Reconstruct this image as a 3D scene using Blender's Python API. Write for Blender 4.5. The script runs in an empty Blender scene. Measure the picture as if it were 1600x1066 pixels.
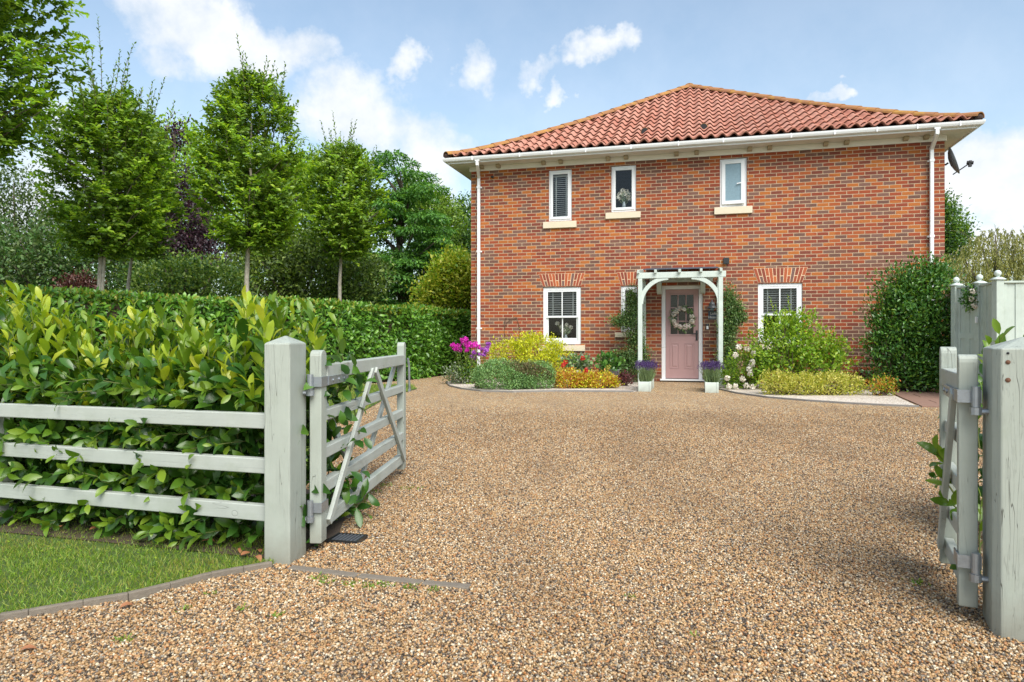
import bpy, bmesh, math, random
import numpy as np
from mathutils import Vector, Matrix

R = math.radians
rng = np.random.default_rng(7)
random.seed(7)
scn = bpy.context.scene
COL = scn.collection

# ------------------------------------------------------------------ camera, sky, sun, exposure
CAMZ, HOR, FPX = 1.0, 525.0, 1067.0
cam_d = bpy.data.cameras.new("camera")
cam = bpy.data.objects.new("camera", cam_d)
COL.objects.link(cam)
cam.location = (0, 0, CAMZ)
cam.rotation_euler = (R(90), 0, 0)
cam_d.sensor_width = 36.0
cam_d.lens = FPX / 1600 * 36
cam_d.shift_y = (HOR - 533) / 1600
cam_d.clip_start = 0.05
cam_d.clip_end = 5000
scn.camera = cam

SUN_EL, SUN_AZ = 47.0, 160.0          # azimuth clockwise from +Y (the view direction)
sun_d = bpy.data.lights.new("sun", 'SUN')
sun_d.energy = 2.9
sun_d.angle = R(44)
sun_d.color = (1.0, 0.95, 0.87)
sun = bpy.data.objects.new("sun", sun_d)
COL.objects.link(sun)
_d = Vector((math.sin(R(SUN_AZ)) * math.cos(R(SUN_EL)), math.cos(R(SUN_AZ)) * math.cos(R(SUN_EL)), math.sin(R(SUN_EL))))
sun.rotation_euler = _d.to_track_quat('Z', 'Y').to_euler()

scn.view_settings.view_transform = 'Standard'
scn.view_settings.look = 'None'
scn.view_settings.gamma = 1
scn.view_settings.exposure = 0.93
scn.view_settings.use_curve_mapping = False
scn.cycles.max_bounces = 7
scn.cycles.transparent_max_bounces = 12
scn.cycles.sample_clamp_indirect = 6

def build_world():
    w = bpy.data.worlds.new("World")
    scn.world = w
    w.use_nodes = True
    nt = w.node_tree
    N, L = nt.nodes, nt.links
    N.clear()
    out = N.new('ShaderNodeOutputWorld')
    bg = N.new('ShaderNodeBackground')
    bg.inputs['Strength'].default_value = 0.105
    L.new(bg.outputs[0], out.inputs[0])
    sky = N.new('ShaderNodeTexSky')
    sky.sky_type = 'NISHITA'
    sky.sun_disc = False
    sky.sun_elevation = R(SUN_EL)
    sky.sun_rotation = R(SUN_AZ)
    sky.air_density = 1.0
    sky.dust_density = 0.9
    sky.ozone_density = 1.0
    tc = N.new('ShaderNodeTexCoord')
    def math_(op, a, b=None, c=None):
        n = N.new('ShaderNodeMath'); n.operation = op
        for i, v in enumerate((a, b, c)):
            if v is None: continue
            if isinstance(v, (int, float)): n.inputs[i].default_value = v
            else: L.new(v, n.inputs[i])
        return n.outputs[0]
    def vmath(op, a, b):
        n = N.new('ShaderNodeVectorMath'); n.operation = op
        for i, v in enumerate((a, b)):
            if v is None: continue
            if isinstance(v, tuple): n.inputs[i].default_value = v
            else: L.new(v, n.inputs[i])
        return n
    # direction warped by noise so the cloud rims fray
    wn = N.new('ShaderNodeTexNoise'); wn.inputs['Scale'].default_value = 5.5; wn.inputs['Detail'].default_value = 6; wn.inputs['Roughness'].default_value = 0.62
    L.new(tc.outputs['Generated'], wn.inputs['Vector'])
    off = vmath('SUBTRACT', wn.outputs['Color'], (0.5, 0.5, 0.5))
    offs = vmath('MULTIPLY', off.outputs[0], (0.20, 0.20, 0.17))
    dirn = vmath('ADD', tc.outputs['Generated'], offs.outputs[0])
    blobs = [(335, 60, 185, 80, 1.0), (470, 80, 75, 55, .9), (240, 110, 80, 50, .8),
             (560, 190, 120, 95, 1.0), (645, 215, 120, 85, .85), (520, 130, 60, 40, .7), (640, 98, 42, 36, .85), (740, 108, 52, 38, .75),
             (935, 95, 55, 30, .85), (850, 112, 60, 22, .7), (872, 142, 26, 18, .7), (735, 225, 60, 45, .55),
             (1575, 260, 130, 95, 1.1), (1520, 300, 90, 60, .8), (1283, 150, 30, 14, .8), (60, 310, 160, 120, .9), (120, 210, 60, 50, .4),
             (700, 30, 60, 20, .35), (1180, 60, 70, 16, .3), (1560, 380, 160, 60, .7), (640, 330, 160, 90, .6)]
    total = None
    for (px, py, rx, ry, amp) in blobs:
        v = Vector(((px - 800) / FPX, 1.0, (HOR - py) / FPX))
        ln = v.length; v.normalize()
        s = (FPX * ln / rx, 1.0, FPX * ln / ry)
        sub = vmath('SUBTRACT', dirn.outputs[0], tuple(v))
        mul = vmath('MULTIPLY', sub.outputs[0], s)
        le = vmath('LENGTH', mul.outputs[0], None)
        mr = N.new('ShaderNodeMapRange'); mr.interpolation_type = 'SMOOTHSTEP'
        L.new(le.outputs['Value'], mr.inputs['Value'])
        mr.inputs['From Min'].default_value = 0.15; mr.inputs['From Max'].default_value = 1.55
        mr.inputs['To Min'].default_value = amp; mr.inputs['To Max'].default_value = 0
        total = mr.outputs[0] if total is None else math_('MAXIMUM', total, mr.outputs[0])
    # the rest of the sky dome: broken cloud
    gn = N.new('ShaderNodeTexNoise'); gn.inputs['Scale'].default_value = 2.2; gn.inputs['Detail'].default_value = 5
    L.new(tc.outputs['Generated'], gn.inputs['Vector'])
    sx = N.new('ShaderNodeSeparateXYZ'); L.new(tc.outputs['Generated'], sx.inputs[0])
    back = N.new('ShaderNodeMapRange'); L.new(sx.outputs['Y'], back.inputs['Value'])
    back.inputs['From Min'].default_value = 0.5; back.inputs['From Max'].default_value = 0.0
    back.inputs['To Min'].default_value = 0; back.inputs['To Max'].default_value = 1
    gm = N.new('ShaderNodeMapRange'); L.new(gn.outputs['Fac'], gm.inputs['Value'])
    gm.inputs['From Min'].default_value = 0.42; gm.inputs['From Max'].default_value = 0.62
    total = math_('MAXIMUM', total, math_('MULTIPLY', gm.outputs[0], back.outputs[0]))
    fn = N.new('ShaderNodeTexNoise'); fn.inputs['Scale'].default_value = 9; fn.inputs['Detail'].default_value = 8; fn.inputs['Roughness'].default_value = 0.6
    L.new(tc.outputs['Generated'], fn.inputs['Vector'])
    dens = math_('ADD', total, math_('MULTIPLY', math_('SUBTRACT', fn.outputs['Fac'], 0.5), 1.5))
    cm = N.new('ShaderNodeMapRange'); cm.interpolation_type = 'SMOOTHSTEP'
    L.new(dens, cm.inputs['Value'])
    cm.inputs['From Min'].default_value = 0.20; cm.inputs['From Max'].default_value = 0.95
    cm.inputs['To Min'].default_value = 0.0; cm.inputs['To Max'].default_value = 0.95
    # thin veil that pales the sky near the horizon
    vl = N.new('ShaderNodeMapRange'); L.new(sx.outputs['Z'], vl.inputs['Value'])
    vl.inputs['From Min'].default_value = 0.0; vl.inputs['From Max'].default_value = 0.5
    vl.inputs['To Min'].default_value = 0.45; vl.inputs['To Max'].default_value = 0.12
    fac = math_('MAXIMUM', cm.outputs[0], vl.outputs[0])
    shade = N.new('ShaderNodeValToRGB')
    shade.color_ramp.elements[0].color = (0.72, 0.77, 0.83, 1); shade.color_ramp.elements[0].position = 0.38
    shade.color_ramp.elements[1].color = (0.92, 0.93, 0.95, 1); shade.color_ramp.elements[1].position = 0.60
    L.new(fn.outputs['Fac'], shade.inputs[0])
    cc = vmath('MULTIPLY', shade.outputs[0], (6.0, 6.0, 6.0))
    gain = vmath('MULTIPLY', sky.outputs[0], (1.12, 1.18, 1.10))
    mix = N.new('ShaderNodeMixRGB')
    L.new(fac, mix.inputs[0]); L.new(gain.outputs[0], mix.inputs[1]); L.new(cc.outputs[0], mix.inputs[2])
    L.new(mix.outputs[0], bg.inputs[0])
build_world()

# ------------------------------------------------------------------ helpers
def lin(r, g, b):
    f = lambda c: (c / 255 / 12.92) if c / 255 <= 0.04045 else ((c / 255 + 0.055) / 1.055) ** 2.4
    return (f(r), f(g), f(b))

def G(px, py, z=0.0):
    d = (CAMZ - z) * FPX / (py - HOR)
    return Vector(((px - 800) / FPX * d, d, z))

def P(px, py, d):
    return Vector(((px - 800) / FPX * d, d, CAMZ + (HOR - py) / FPX * d))

def tag(o, label=None, cat=None, group=None, kind=None):
    if label: o['label'] = label
    if cat: o['category'] = cat
    if group: o['group'] = group
    if kind: o['kind'] = kind
    return o

def empty(name, loc, rz=0.0, label=None, cat=None, group=None):
    o = bpy.data.objects.new(name, None)
    o.empty_display_size = 0.1
    COL.objects.link(o)
    o.location = loc
    o.rotation_euler = (0, 0, rz)
    return tag(o, label, cat, group)

def link_mesh(name, me, mats, parent=None, loc=None, bevel=0, smooth=False, rz=0.0):
    for m in (mats if isinstance(mats, (list, tuple)) else [mats]):
        me.materials.append(m)
    o = bpy.data.objects.new(name, me)
    COL.objects.link(o)
    if parent: o.parent = parent
    if loc is not None: o.location = loc
    if rz: o.rotation_euler = (0, 0, rz)
    if smooth:
        me.polygons.foreach_set('use_smooth', [True] * len(me.polygons))
    if bevel:
        b = o.modifiers.new('bevel', 'BEVEL'); b.width = bevel; b.segments = 2; b.limit_method = 'ANGLE'
    return o

class MB:
    """collects simple solids into one mesh"""
    def __init__(s): s.v = []; s.f = []; s.m = []
    def add(s, vs, fs, mi=0):
        b = len(s.v); s.v += [tuple(v) for v in vs]; s.f += [tuple(b + i for i in f) for f in fs]; s.m += [mi] * len(fs)
        return s
    def box(s, a, b, mi=0):
        x0, y0, z0 = a; x1, y1, z1 = b
        return s.add([(x0, y0, z0), (x1, y0, z0), (x1, y1, z0), (x0, y1, z0), (x0, y0, z1), (x1, y0, z1), (x1, y1, z1), (x0, y1, z1)],
                     [(0, 3, 2, 1), (4, 5, 6, 7), (0, 1, 5, 4), (1, 2, 6, 5), (2, 3, 7, 6), (3, 0, 4, 7)], mi)
    def prism(s, prof, a, b, mi=0):
        """profile (list of 3D offsets) swept from a to b"""
        n = len(prof); a = Vector(a); b = Vector(b)
        vs = [a + Vector(p) for p in prof] + [b + Vector(p) for p in prof]
        fs = [tuple(range(n - 1, -1, -1)), tuple(range(n, 2 * n))] + [(i, (i + 1) % n, n + (i + 1) % n, n + i) for i in range(n)]
        return s.add(vs, fs, mi)
    def bar(s, a, b, w, h, up=(0, 0, 1), mi=0):
        a = Vector(a); b = Vector(b); d = (b - a).normalized(); u = Vector(up)
        sd = d.cross(u).normalized(); u = sd.cross(d).normalized()
        pr = [sd * (-w / 2) + u * (-h / 2), sd * (w / 2) + u * (-h / 2), sd * (w / 2) + u * (h / 2), sd * (-w / 2) + u * (h / 2)]
        return s.prism(pr, a, b, mi)
    def tube(s, pts, rad, n=8, mi=0, cap=True):
        pts = [Vector(p) for p in pts]; rad = rad if isinstance(rad, (list, tuple)) else [rad] * len(pts)
        b = len(s.v); k = len(pts)
        ref = Vector((0.31, 0.95, 0.05))
        for i, p in enumerate(pts):
            d = (pts[min(i + 1, k - 1)] - pts[max(i - 1, 0)]).normalized()
            x = d.cross(ref)
            if x.length < 1e-3: x = d.cross(Vector((1, 0, 0)))
            x.normalize(); y = d.cross(x)
            for j in range(n):
                a = 2 * math.pi * j / n
                s.v.append(tuple(p + (x * math.cos(a) + y * math.sin(a)) * rad[i]))
        for i in range(k - 1):
            for j in range(n):
                s.f.append((b + i * n + j, b + i * n + (j + 1) % n, b + (i + 1) * n + (j + 1) % n, b + (i + 1) * n + j)); s.m.append(mi)
        if cap:
            s.f.append(tuple(b + j for j in range(n - 1, -1, -1))); s.m.append(mi)
            s.f.append(tuple(b + (k - 1) * n + j for j in range(n))); s.m.append(mi)
        return s
    def lathe(s, prof, c, n=20, mi=0, axis='z'):
        b = len(s.v); c = Vector(c)
        for (r, z) in prof:
            for j in range(n):
                a = 2 * math.pi * j / n
                p = Vector((r * math.cos(a), r * math.sin(a), z))
                if axis == 'y': p = Vector((p.x, p.z, p.y))
                if axis == 'x': p = Vector((p.z, p.x, p.y))
                s.v.append(tuple(c + p))
        for i in range(len(prof) - 1):
            for j in range(n):
                s.f.append((b + i * n + j, b + i * n + (j + 1) % n, b + (i + 1) * n + (j + 1) % n, b + (i + 1) * n + j)); s.m.append(mi)
        s.f.append(tuple(b + j for j in range(n - 1, -1, -1))); s.m.append(mi)
        s.f.append(tuple(b + (len(prof) - 1) * n + j for j in range(n))); s.m.append(mi)
        return s
    def build(s, name, mats, parent=None, loc=None, bevel=0, smooth=False, rz=0.0):
        me = bpy.data.meshes.new(name)
        me.from_pydata(s.v, [], s.f)
        me.polygons.foreach_set('material_index', s.m)
        me.update()
        bm = bmesh.new(); bm.from_mesh(me); bmesh.ops.recalc_face_normals(bm, faces=bm.faces[:]); bm.to_mesh(me); bm.free()
        return link_mesh(name, me, mats, parent, loc, bevel, smooth, rz)

def np_mesh(name, V, F4, mats, parent=None, loc=None, midx=None, smooth=False, attr=None, F3=None):
    """quads (n,4) and triangles (m,3) from numpy arrays"""
    me = bpy.data.meshes.new(name)
    n4 = 0 if F4 is None else len(F4); n3 = 0 if F3 is None else len(F3)
    idx = np.concatenate([x for x in ([F4.ravel()] if n4 else []) + ([F3.ravel()] if n3 else [])]).astype(np.int32)
    st = np.concatenate([np.arange(n4) * 4, n4 * 4 + np.arange(n3) * 3]).astype(np.int32)
    me.vertices.add(len(V)); me.vertices.foreach_set('co', np.ascontiguousarray(V, np.float32).ravel())
    me.loops.add(len(idx)); me.loops.foreach_set('vertex_index', idx)
    me.polygons.add(n4 + n3); me.polygons.foreach_set('loop_start', st)
    if midx is not None: me.polygons.foreach_set('material_index', np.ascontiguousarray(midx, np.int32))
    if smooth: me.polygons.foreach_set('use_smooth', np.ones(n4 + n3, bool))
    if attr is not None:
        a = me.attributes.new('rnd', 'FLOAT', 'FACE'); a.data.foreach_set('value', np.ascontiguousarray(attr, np.float32))
    me.update(calc_edges=True)
    me.validate()
    return link_mesh(name, me, mats, parent, loc)

# ------------------------------------------------------------------ materials
class NT:
    def __init__(s, name):
        s.m = bpy.data.materials.new(name); s.m.use_nodes = True
        s.t = s.m.node_tree; s.t.nodes.clear()
        s.out = s.t.nodes.new('ShaderNodeOutputMaterial')
    def n(s, typ, **kw):
        nd = s.t.nodes.new('ShaderNode' + typ)
        for k, v in kw.items():
            if hasattr(nd, k): setattr(nd, k, v)
        return nd
    def l(s, a, b): s.t.links.new(a, b)
    def put(s, nd, **kw):
        for k, v in kw.items():
            k = k.replace('_', ' ')
            i = nd.inputs[k]
            if isinstance(v, bpy.types.NodeSocket): s.l(v, i)
            elif isinstance(v, tuple) and len(v) == 3 and i.type == 'RGBA': i.default_value = (*v, 1)
            else: i.default_value = v
        return nd
    def math(s, op, a, b=None, c=None):
        nd = s.n('Math', operation=op)
        for i, v in enumerate((a, b, c)):
            if v is None: continue
            if isinstance(v, (int, float)): nd.inputs[i].default_value = v
            else: s.l(v, nd.inputs[i])
        return nd.outputs[0]
    def noise(s, vec, scale, detail=4, rough=0.5, dist=0.0):
        nd = s.n('TexNoise'); s.put(nd, Scale=scale, Detail=detail, Roughness=rough, Distortion=dist)
        if vec is not None: s.l(vec, nd.inputs['Vector'])
        return nd.outputs['Fac']
    def ramp(s, fac, stops, interp='LINEAR'):
        nd = s.n('ValToRGB'); cr = nd.color_ramp; cr.interpolation = interp
        while len(cr.elements) < len(stops): cr.elements.new(0.5)
        for e, (p, c) in zip(cr.elements, stops):
            e.position = p; e.color = (*c, 1) if len(c) == 3 else c
        s.l(fac, nd.inputs[0])
        return nd.outputs[0]
    def mix(s, fac, a, b, mode='MIX'):
        nd = s.n('MixRGB', blend_type=mode)
        for i, v in enumerate((fac, a, b)):
            if isinstance(v, bpy.types.NodeSocket): s.l(v, nd.inputs[i])
            elif isinstance(v, tuple): nd.inputs[i].default_value = (*v, 1)
            else: nd.inputs[i].default_value = v
        return nd.outputs[0]
    def obj(s): return s.n('TexCoord').outputs['Object']
    def mapping(s, vec, scale=(1, 1, 1), rot=(0, 0, 0)):
        nd = s.n('Mapping'); nd.inputs['Scale'].default_value = scale; nd.inputs['Rotation'].default_value = rot
        s.l(vec, nd.inputs['Vector']); return nd.outputs[0]
    def bump(s, h, strength=0.3, dist=0.01, normal=None):
        nd = s.n('Bump'); s.put(nd, Strength=strength, Distance=dist, Height=h)
        if normal is not None: s.l(normal, nd.inputs['Normal'])
        return nd.outputs[0]
    def bsdf(s, color, rough=0.5, normal=None, **kw):
        nd = s.n('BsdfPrincipled'); s.put(nd, Base_Color=color, Roughness=rough)
        for k, v in kw.items(): s.put(nd, **{k: v})
        if normal is not None: s.l(normal, nd.inputs['Normal'])
        return nd.outputs[0]
    def done(s, sh): s.l(sh, s.out.inputs[0]); return s.m

def mat_plain(name, color, rough=0.5, var=0.12, scale=8.0, bump=0.0, metal=0.0):
    t = NT(name); o = t.obj()
    nz = t.noise(o, scale, 5, 0.6)
    c = t.mix(nz, tuple(x * (1 - var) for x in color), tuple(min(1, x * (1 + var)) for x in color))
    nrm = t.bump(t.noise(o, scale * 6, 4), bump, 0.004) if bump else None
    return t.done(t.bsdf(c, rough, nrm, Metallic=metal))

def mat_paint_wood(name, color, axis='z', crack=0.5, rough=0.55, freq=1.0):
    """painted softwood: soft grain, drying cracks along the length, dirt"""
    t = NT(name); o = t.obj()
    sc = {'z': (1, 1, 0.045), 'x': (0.045, 1, 1)}[axis]
    st = t.mapping(o, sc)
    w = t.noise(o, 1.3, 3)
    stw = t.n('VectorMath', operation='MULTIPLY_ADD'); t.l(st, stw.inputs[0]); stw.inputs[1].default_value = (1, 1, 1)
    grain = t.noise(st, 95, 4, 0.6, 0.4)
    ck = t.noise(st, 26 * freq, 2, 0.5, 0.6)
    line = t.math('ABSOLUTE', t.math('SUBTRACT', ck, 0.5))
    crk = t.n('MapRange'); t.l(line, crk.inputs['Value'])
    t.put(crk, From_Min=0.0, From_Max=0.008, To_Min=0.9, To_Max=0.0)
    gate = t.n('MapRange'); t.l(t.noise(t.mapping(o, (1, 1, 0.25) if axis == 'z' else (0.25, 1, 1)), 9, 2), gate.inputs['Value']); t.put(gate, From_Min=0.46 - 0.1 * (freq > 1), From_Max=0.58 - 0.08 * (freq > 1), To_Min=0, To_Max=crack)
    crack_ = t.math('MULTIPLY', crk.outputs[0], gate.outputs[0])
    ck2 = t.noise(st, 70, 3, 0.6, 0.8)
    crk2 = t.n('MapRange'); t.l(t.math('ABSOLUTE', t.math('SUBTRACT', ck2, 0.5)), crk2.inputs['Value'])
    t.put(crk2, From_Min=0.0, From_Max=0.016, To_Min=0.55, To_Max=0.0)
    crack_ = t.math('MAXIMUM', crack_, t.math('MULTIPLY', crk2.outputs[0], t.math('MULTIPLY', gate.outputs[0], t.noise(o, 3.0, 2))))
    vk = t.n('TexVoronoi', feature='F1'); t.put(vk, Scale=4.2); t.l(t.mapping(o, (1, 1, 0.8) if axis == 'z' else (0.8, 1, 1)), vk.inputs['Vector'])
    kr = t.math('ABSOLUTE', t.math('SUBTRACT', vk.outputs['Distance'], 0.055))
    kn = t.n('MapRange'); t.l(kr, kn.inputs['Value']); t.put(kn, From_Min=0.0, From_Max=0.012, To_Min=0.6, To_Max=0.0)
    crack_ = t.math('MAXIMUM', crack_, t.math('MULTIPLY', kn.outputs[0], crack))
    dirt = t.noise(o, 5.5, 6, 0.65)
    base = t.mix(dirt, tuple(x * 0.76 for x in color), tuple(min(1, x * 1.12) for x in color))
    base = t.mix(t.math('MULTIPLY', grain, 0.22), base, tuple(x * 0.62 for x in color))
    foot = t.n('SeparateXYZ'); t.l(o, foot.inputs[0])
    if axis == 'z':   # mud splashed up from the gravel
        mud = t.n('MapRange'); t.l(t.math('ADD', foot.outputs['Z'], t.math('MULTIPLY', t.noise(o, 14, 4, 0.7), 0.16)), mud.inputs['Value']); t.put(mud, From_Min=0.06, From_Max=0.24, To_Min=0.55, To_Max=0.0)
        base = t.mix(mud.outputs[0], base, (0.16, 0.13, 0.09))
    alg = t.n('MapRange'); t.l(t.noise(o, 3.2, 6, 0.7), alg.inputs['Value']); t.put(alg, From_Min=0.52, From_Max=0.75, To_Min=0.0, To_Max=0.40)
    base = t.mix(alg.outputs[0], base, (0.20, 0.25, 0.15))
    base = t.mix(crack_, base, (0.06, 0.06, 0.05))
    h = t.math('SUBTRACT', t.math('MULTIPLY', grain, 0.35), t.math('MULTIPLY', crack_, 1.6))
    nrm = t.bump(h, 0.5, 0.003)
    return t.done(t.bsdf(base, rough, nrm))

def mat_leaf(name, stops, rough=0.38, trans=0.28, tcol=None, spec=0.5):
    """leaf: one colour per leaf from the ramp, glossy top, light through it"""
    t = NT(name)
    geo = t.n('NewGeometry')
    c = t.ramp(geo.outputs['Random Per Island'], stops)
    b = t.n('BsdfPrincipled'); t.put(b, Base_Color=c, Roughness=rough, Specular_IOR_Level=spec)
    tr = t.n('BsdfTranslucent')
    tc = t.mix(1.0, c, tcol or (1.5, 1.5, 0.5), 'MULTIPLY')
    t.l(tc, tr.inputs['Color'])
    mx = t.n('MixShader'); mx.inputs[0].default_value = trans
    t.l(b.outputs[0], mx.inputs[1]); t.l(tr.outputs[0], mx.inputs[2])
    return t.done(mx.outputs[0])

def mat_bark(name, a, b):
    t = NT(name); o = t.obj()
    n = t.noise(t.mapping(o, (1, 1, 0.35)), 38, 5, 0.65)
    c = t.ramp(n, [(0.3, a), (0.7, b)])
    return t.done(t.bsdf(c, 0.85, t.bump(n, 0.6, 0.01)))

def mat_brick():
    t = NT('brick'); tc = t.n('TexCoord'); o = tc.outputs['Object']
    sp = t.n('SeparateXYZ'); t.l(o, sp.inputs[0])
    sn = t.n('SeparateXYZ'); t.l(tc.outputs['Normal'], sn.inputs[0])
    side = t.math('GREATER_THAN', t.math('ABSOLUTE', sn.outputs['X']), 0.5)
    mu = t.n('Mix'); mu.data_type = 'FLOAT'
    t.l(side, mu.inputs[0]); t.l(sp.outputs['X'], mu.inputs[2]); t.l(sp.outputs['Y'], mu.inputs[3])
    # slightly wavering courses, as hand-laid bricks
    wob = t.math('MULTIPLY', t.math('SUBTRACT', t.noise(o, 7, 2), 0.5), 0.006)
    u = t.math('DIVIDE', t.math('ADD', mu.outputs[0], wob), 0.225)
    v = t.math('DIVIDE', t.math('ADD', t.math('ADD', sp.outputs['Z'], 0.003), wob), 0.075)
    row = t.math('FLOOR', v)
    uo = t.math('ADD', u, t.math('MULTIPLY', t.math('MODULO', row, 2.0), 0.5))
    col = t.math('FLOOR', uo)
    fu = t.math('FRACT', uo); fv = t.math('FRACT', v)
    idv = t.n('CombineXYZ'); t.l(col, idv.inputs[0]); t.l(row, idv.inputs[1]); t.l(side, idv.inputs[2])
    wn = t.n('TexWhiteNoise', noise_dimensions='3D'); t.l(idv.outputs[0], wn.inputs['Vector'])
    r1 = wn.outputs['Value']
    # bands of colour run through the wall: jitter the pick with slow noise
    slow = t.math('MULTIPLY', t.math('SUBTRACT', t.noise(t.mapping(o, (0.6, 0.6, 1.6)), 0.9, 2), 0.5), 0.5)
    low = t.math('MULTIPLY', t.math('LESS_THAN', sp.outputs['Z'], 2.55), 0.06)
    pick = t.math('ADD', t.math('ADD', r1, slow), low)
    cols = t.ramp(pick, [(0.0, (0.525, 0.165, 0.037)), (0.13, (0.438, 0.108, 0.031)), (0.28, (0.351, 0.073, 0.028)), (0.45, (0.265, 0.055, 0.028)),
                         (0.60, (0.192, 0.050, 0.033)), (0.71, (0.167, 0.078, 0.058)), (0.80, (0.177, 0.094, 0.074)), (0.91, (0.131, 0.069, 0.053)), (1.0, (0.154, 0.084, 0.065))], 'CONSTANT')
    # colour within one brick: burnt ends, sandy speckle
    inb = t.noise(o, 34, 5, 0.65)
    cols = t.mix(t.math('MULTIPLY', inb, 0.38), cols, (0.10, 0.045, 0.03))
    hs = t.n('HueSaturation'); t.l(cols, hs.inputs['Color'])
    t.l(t.math('ADD', 0.85, t.math('MULTIPLY', wn.outputs['Value'], 0.3)), hs.inputs['Value'])
    eu = t.math('MULTIPLY', t.math('MINIMUM', fu, t.math('SUBTRACT', 1.0, fu)), 0.225)
    ev = t.math('MULTIPLY', t.math('MINIMUM', fv, t.math('SUBTRACT', 1.0, fv)), 0.075)
    ed = t.math('ADD', t.math('MINIMUM', eu, ev), t.math('MULTIPLY', t.math('SUBTRACT', t.noise(o, 60, 3), 0.5), 0.004))
    mk = t.n('MapRange'); t.l(ed, mk.inputs['Value']); t.put(mk, From_Min=0.0056, From_Max=0.0080)
    mort = t.ramp(t.noise(o, 14, 4), [(0.3, (0.42, 0.295, 0.19)), (0.7, (0.54, 0.41, 0.285))])
    c = t.mix(mk.outputs[0], mort, hs.outputs[0])
    # weather staining in broad soft patches
    st = t.noise(t.mapping(o, (1, 1, 0.5)), 0.8, 5, 0.6)
    c = t.mix(t.math('MULTIPLY', t.math('SUBTRACT', st, 0.35), 0.35), c, (0.13, 0.06, 0.04))
    # splashed soil low on the wall
    sb = t.n('MapRange'); t.l(t.math('ADD', sp.outputs['Z'], t.math('MULTIPLY', t.noise(o, 5, 4), 0.35)), sb.inputs['Value']); t.put(sb, From_Min=0.15, From_Max=0.55, To_Min=0.5, To_Max=0.0)
    c = t.mix(sb.outputs[0], c, (0.11, 0.055, 0.035))
    h = t.math('ADD', t.math('MULTIPLY', mk.outputs[0], 1.0), t.math('MULTIPLY', inb, 0.5))
    return t.done(t.bsdf(c, 0.86, t.bump(h, 0.75, 0.006), Specular_IOR_Level=0.25))

def mat_arch():
    t = NT('arch_brick'); o = t.obj(); g = t.n('NewGeometry')
    c = t.ramp(g.outputs['Random Per Island'], [(0.0, (0.42, 0.095, 0.033)), (0.25, (0.33, 0.067, 0.029)), (0.5, (0.24, 0.05, 0.028)), (0.72, (0.16, 0.09, 0.08)), (0.88, (0.50, 0.14, 0.04))], 'CONSTANT')
    n = t.noise(o, 34, 5, 0.65)
    c = t.mix(t.math('MULTIPLY', n, 0.35), c, (0.10, 0.045, 0.03))
    return t.done(t.bsdf(c, 0.86, t.bump(n, 0.5, 0.004)))

def mat_tile():
    t = NT('clay_pantile'); o = t.obj()
    at = t.n('Attribute', attribute_name='rnd')
    c = t.ramp(at.outputs['Fac'], [(0.0, (0.385, 0.148, 0.103)), (0.35, (0.467, 0.220, 0.163)), (0.7, (0.517, 0.260, 0.198)), (1.0, (0.410, 0.200, 0.152))])
    big = t.noise(o, 2.2, 5, 0.6)
    c = t.mix(t.math('MULTIPLY', big, 0.45), c, (0.42, 0.20, 0.14))
    n = t.noise(o, 40, 5, 0.7)
    c = t.mix(t.math('MULTIPLY', n, 0.28), c, (0.16, 0.06, 0.045))
    li = t.n('MapRange'); t.l(t.noise(o, 7.5, 6, 0.7), li.inputs['Value']); t.put(li, From_Min=0.62, From_Max=0.72, To_Max=0.6)
    c = t.mix(li.outputs[0], c, (0.45, 0.24, 0.06))
    return t.done(t.bsdf(c, 0.8, t.bump(n, 0.35, 0.004), Specular_IOR_Level=0.3))

def mat_hip():
    t = NT('lichened_clay'); o = t.obj(); g = t.n('NewGeometry')
    c = t.ramp(g.outputs['Random Per Island'], [(0.0, (0.32, 0.14, 0.06)), (0.5, (0.40, 0.17, 0.06)), (1.0, (0.34, 0.13, 0.07))])
    li = t.n('MapRange'); t.l(t.noise(o, 5, 6, 0.7), li.inputs['Value']); t.put(li, From_Min=0.47, From_Max=0.66)
    c = t.mix(li.outputs[0], c, (0.50, 0.27, 0.035))
    n = t.noise(o, 22, 6, 0.75)
    c = t.mix(t.math('MULTIPLY', n, 0.75), c, (0.15, 0.085, 0.04))
    return t.done(t.bsdf(c, 0.85, t.bump(n, 0.4, 0.005)))

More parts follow.
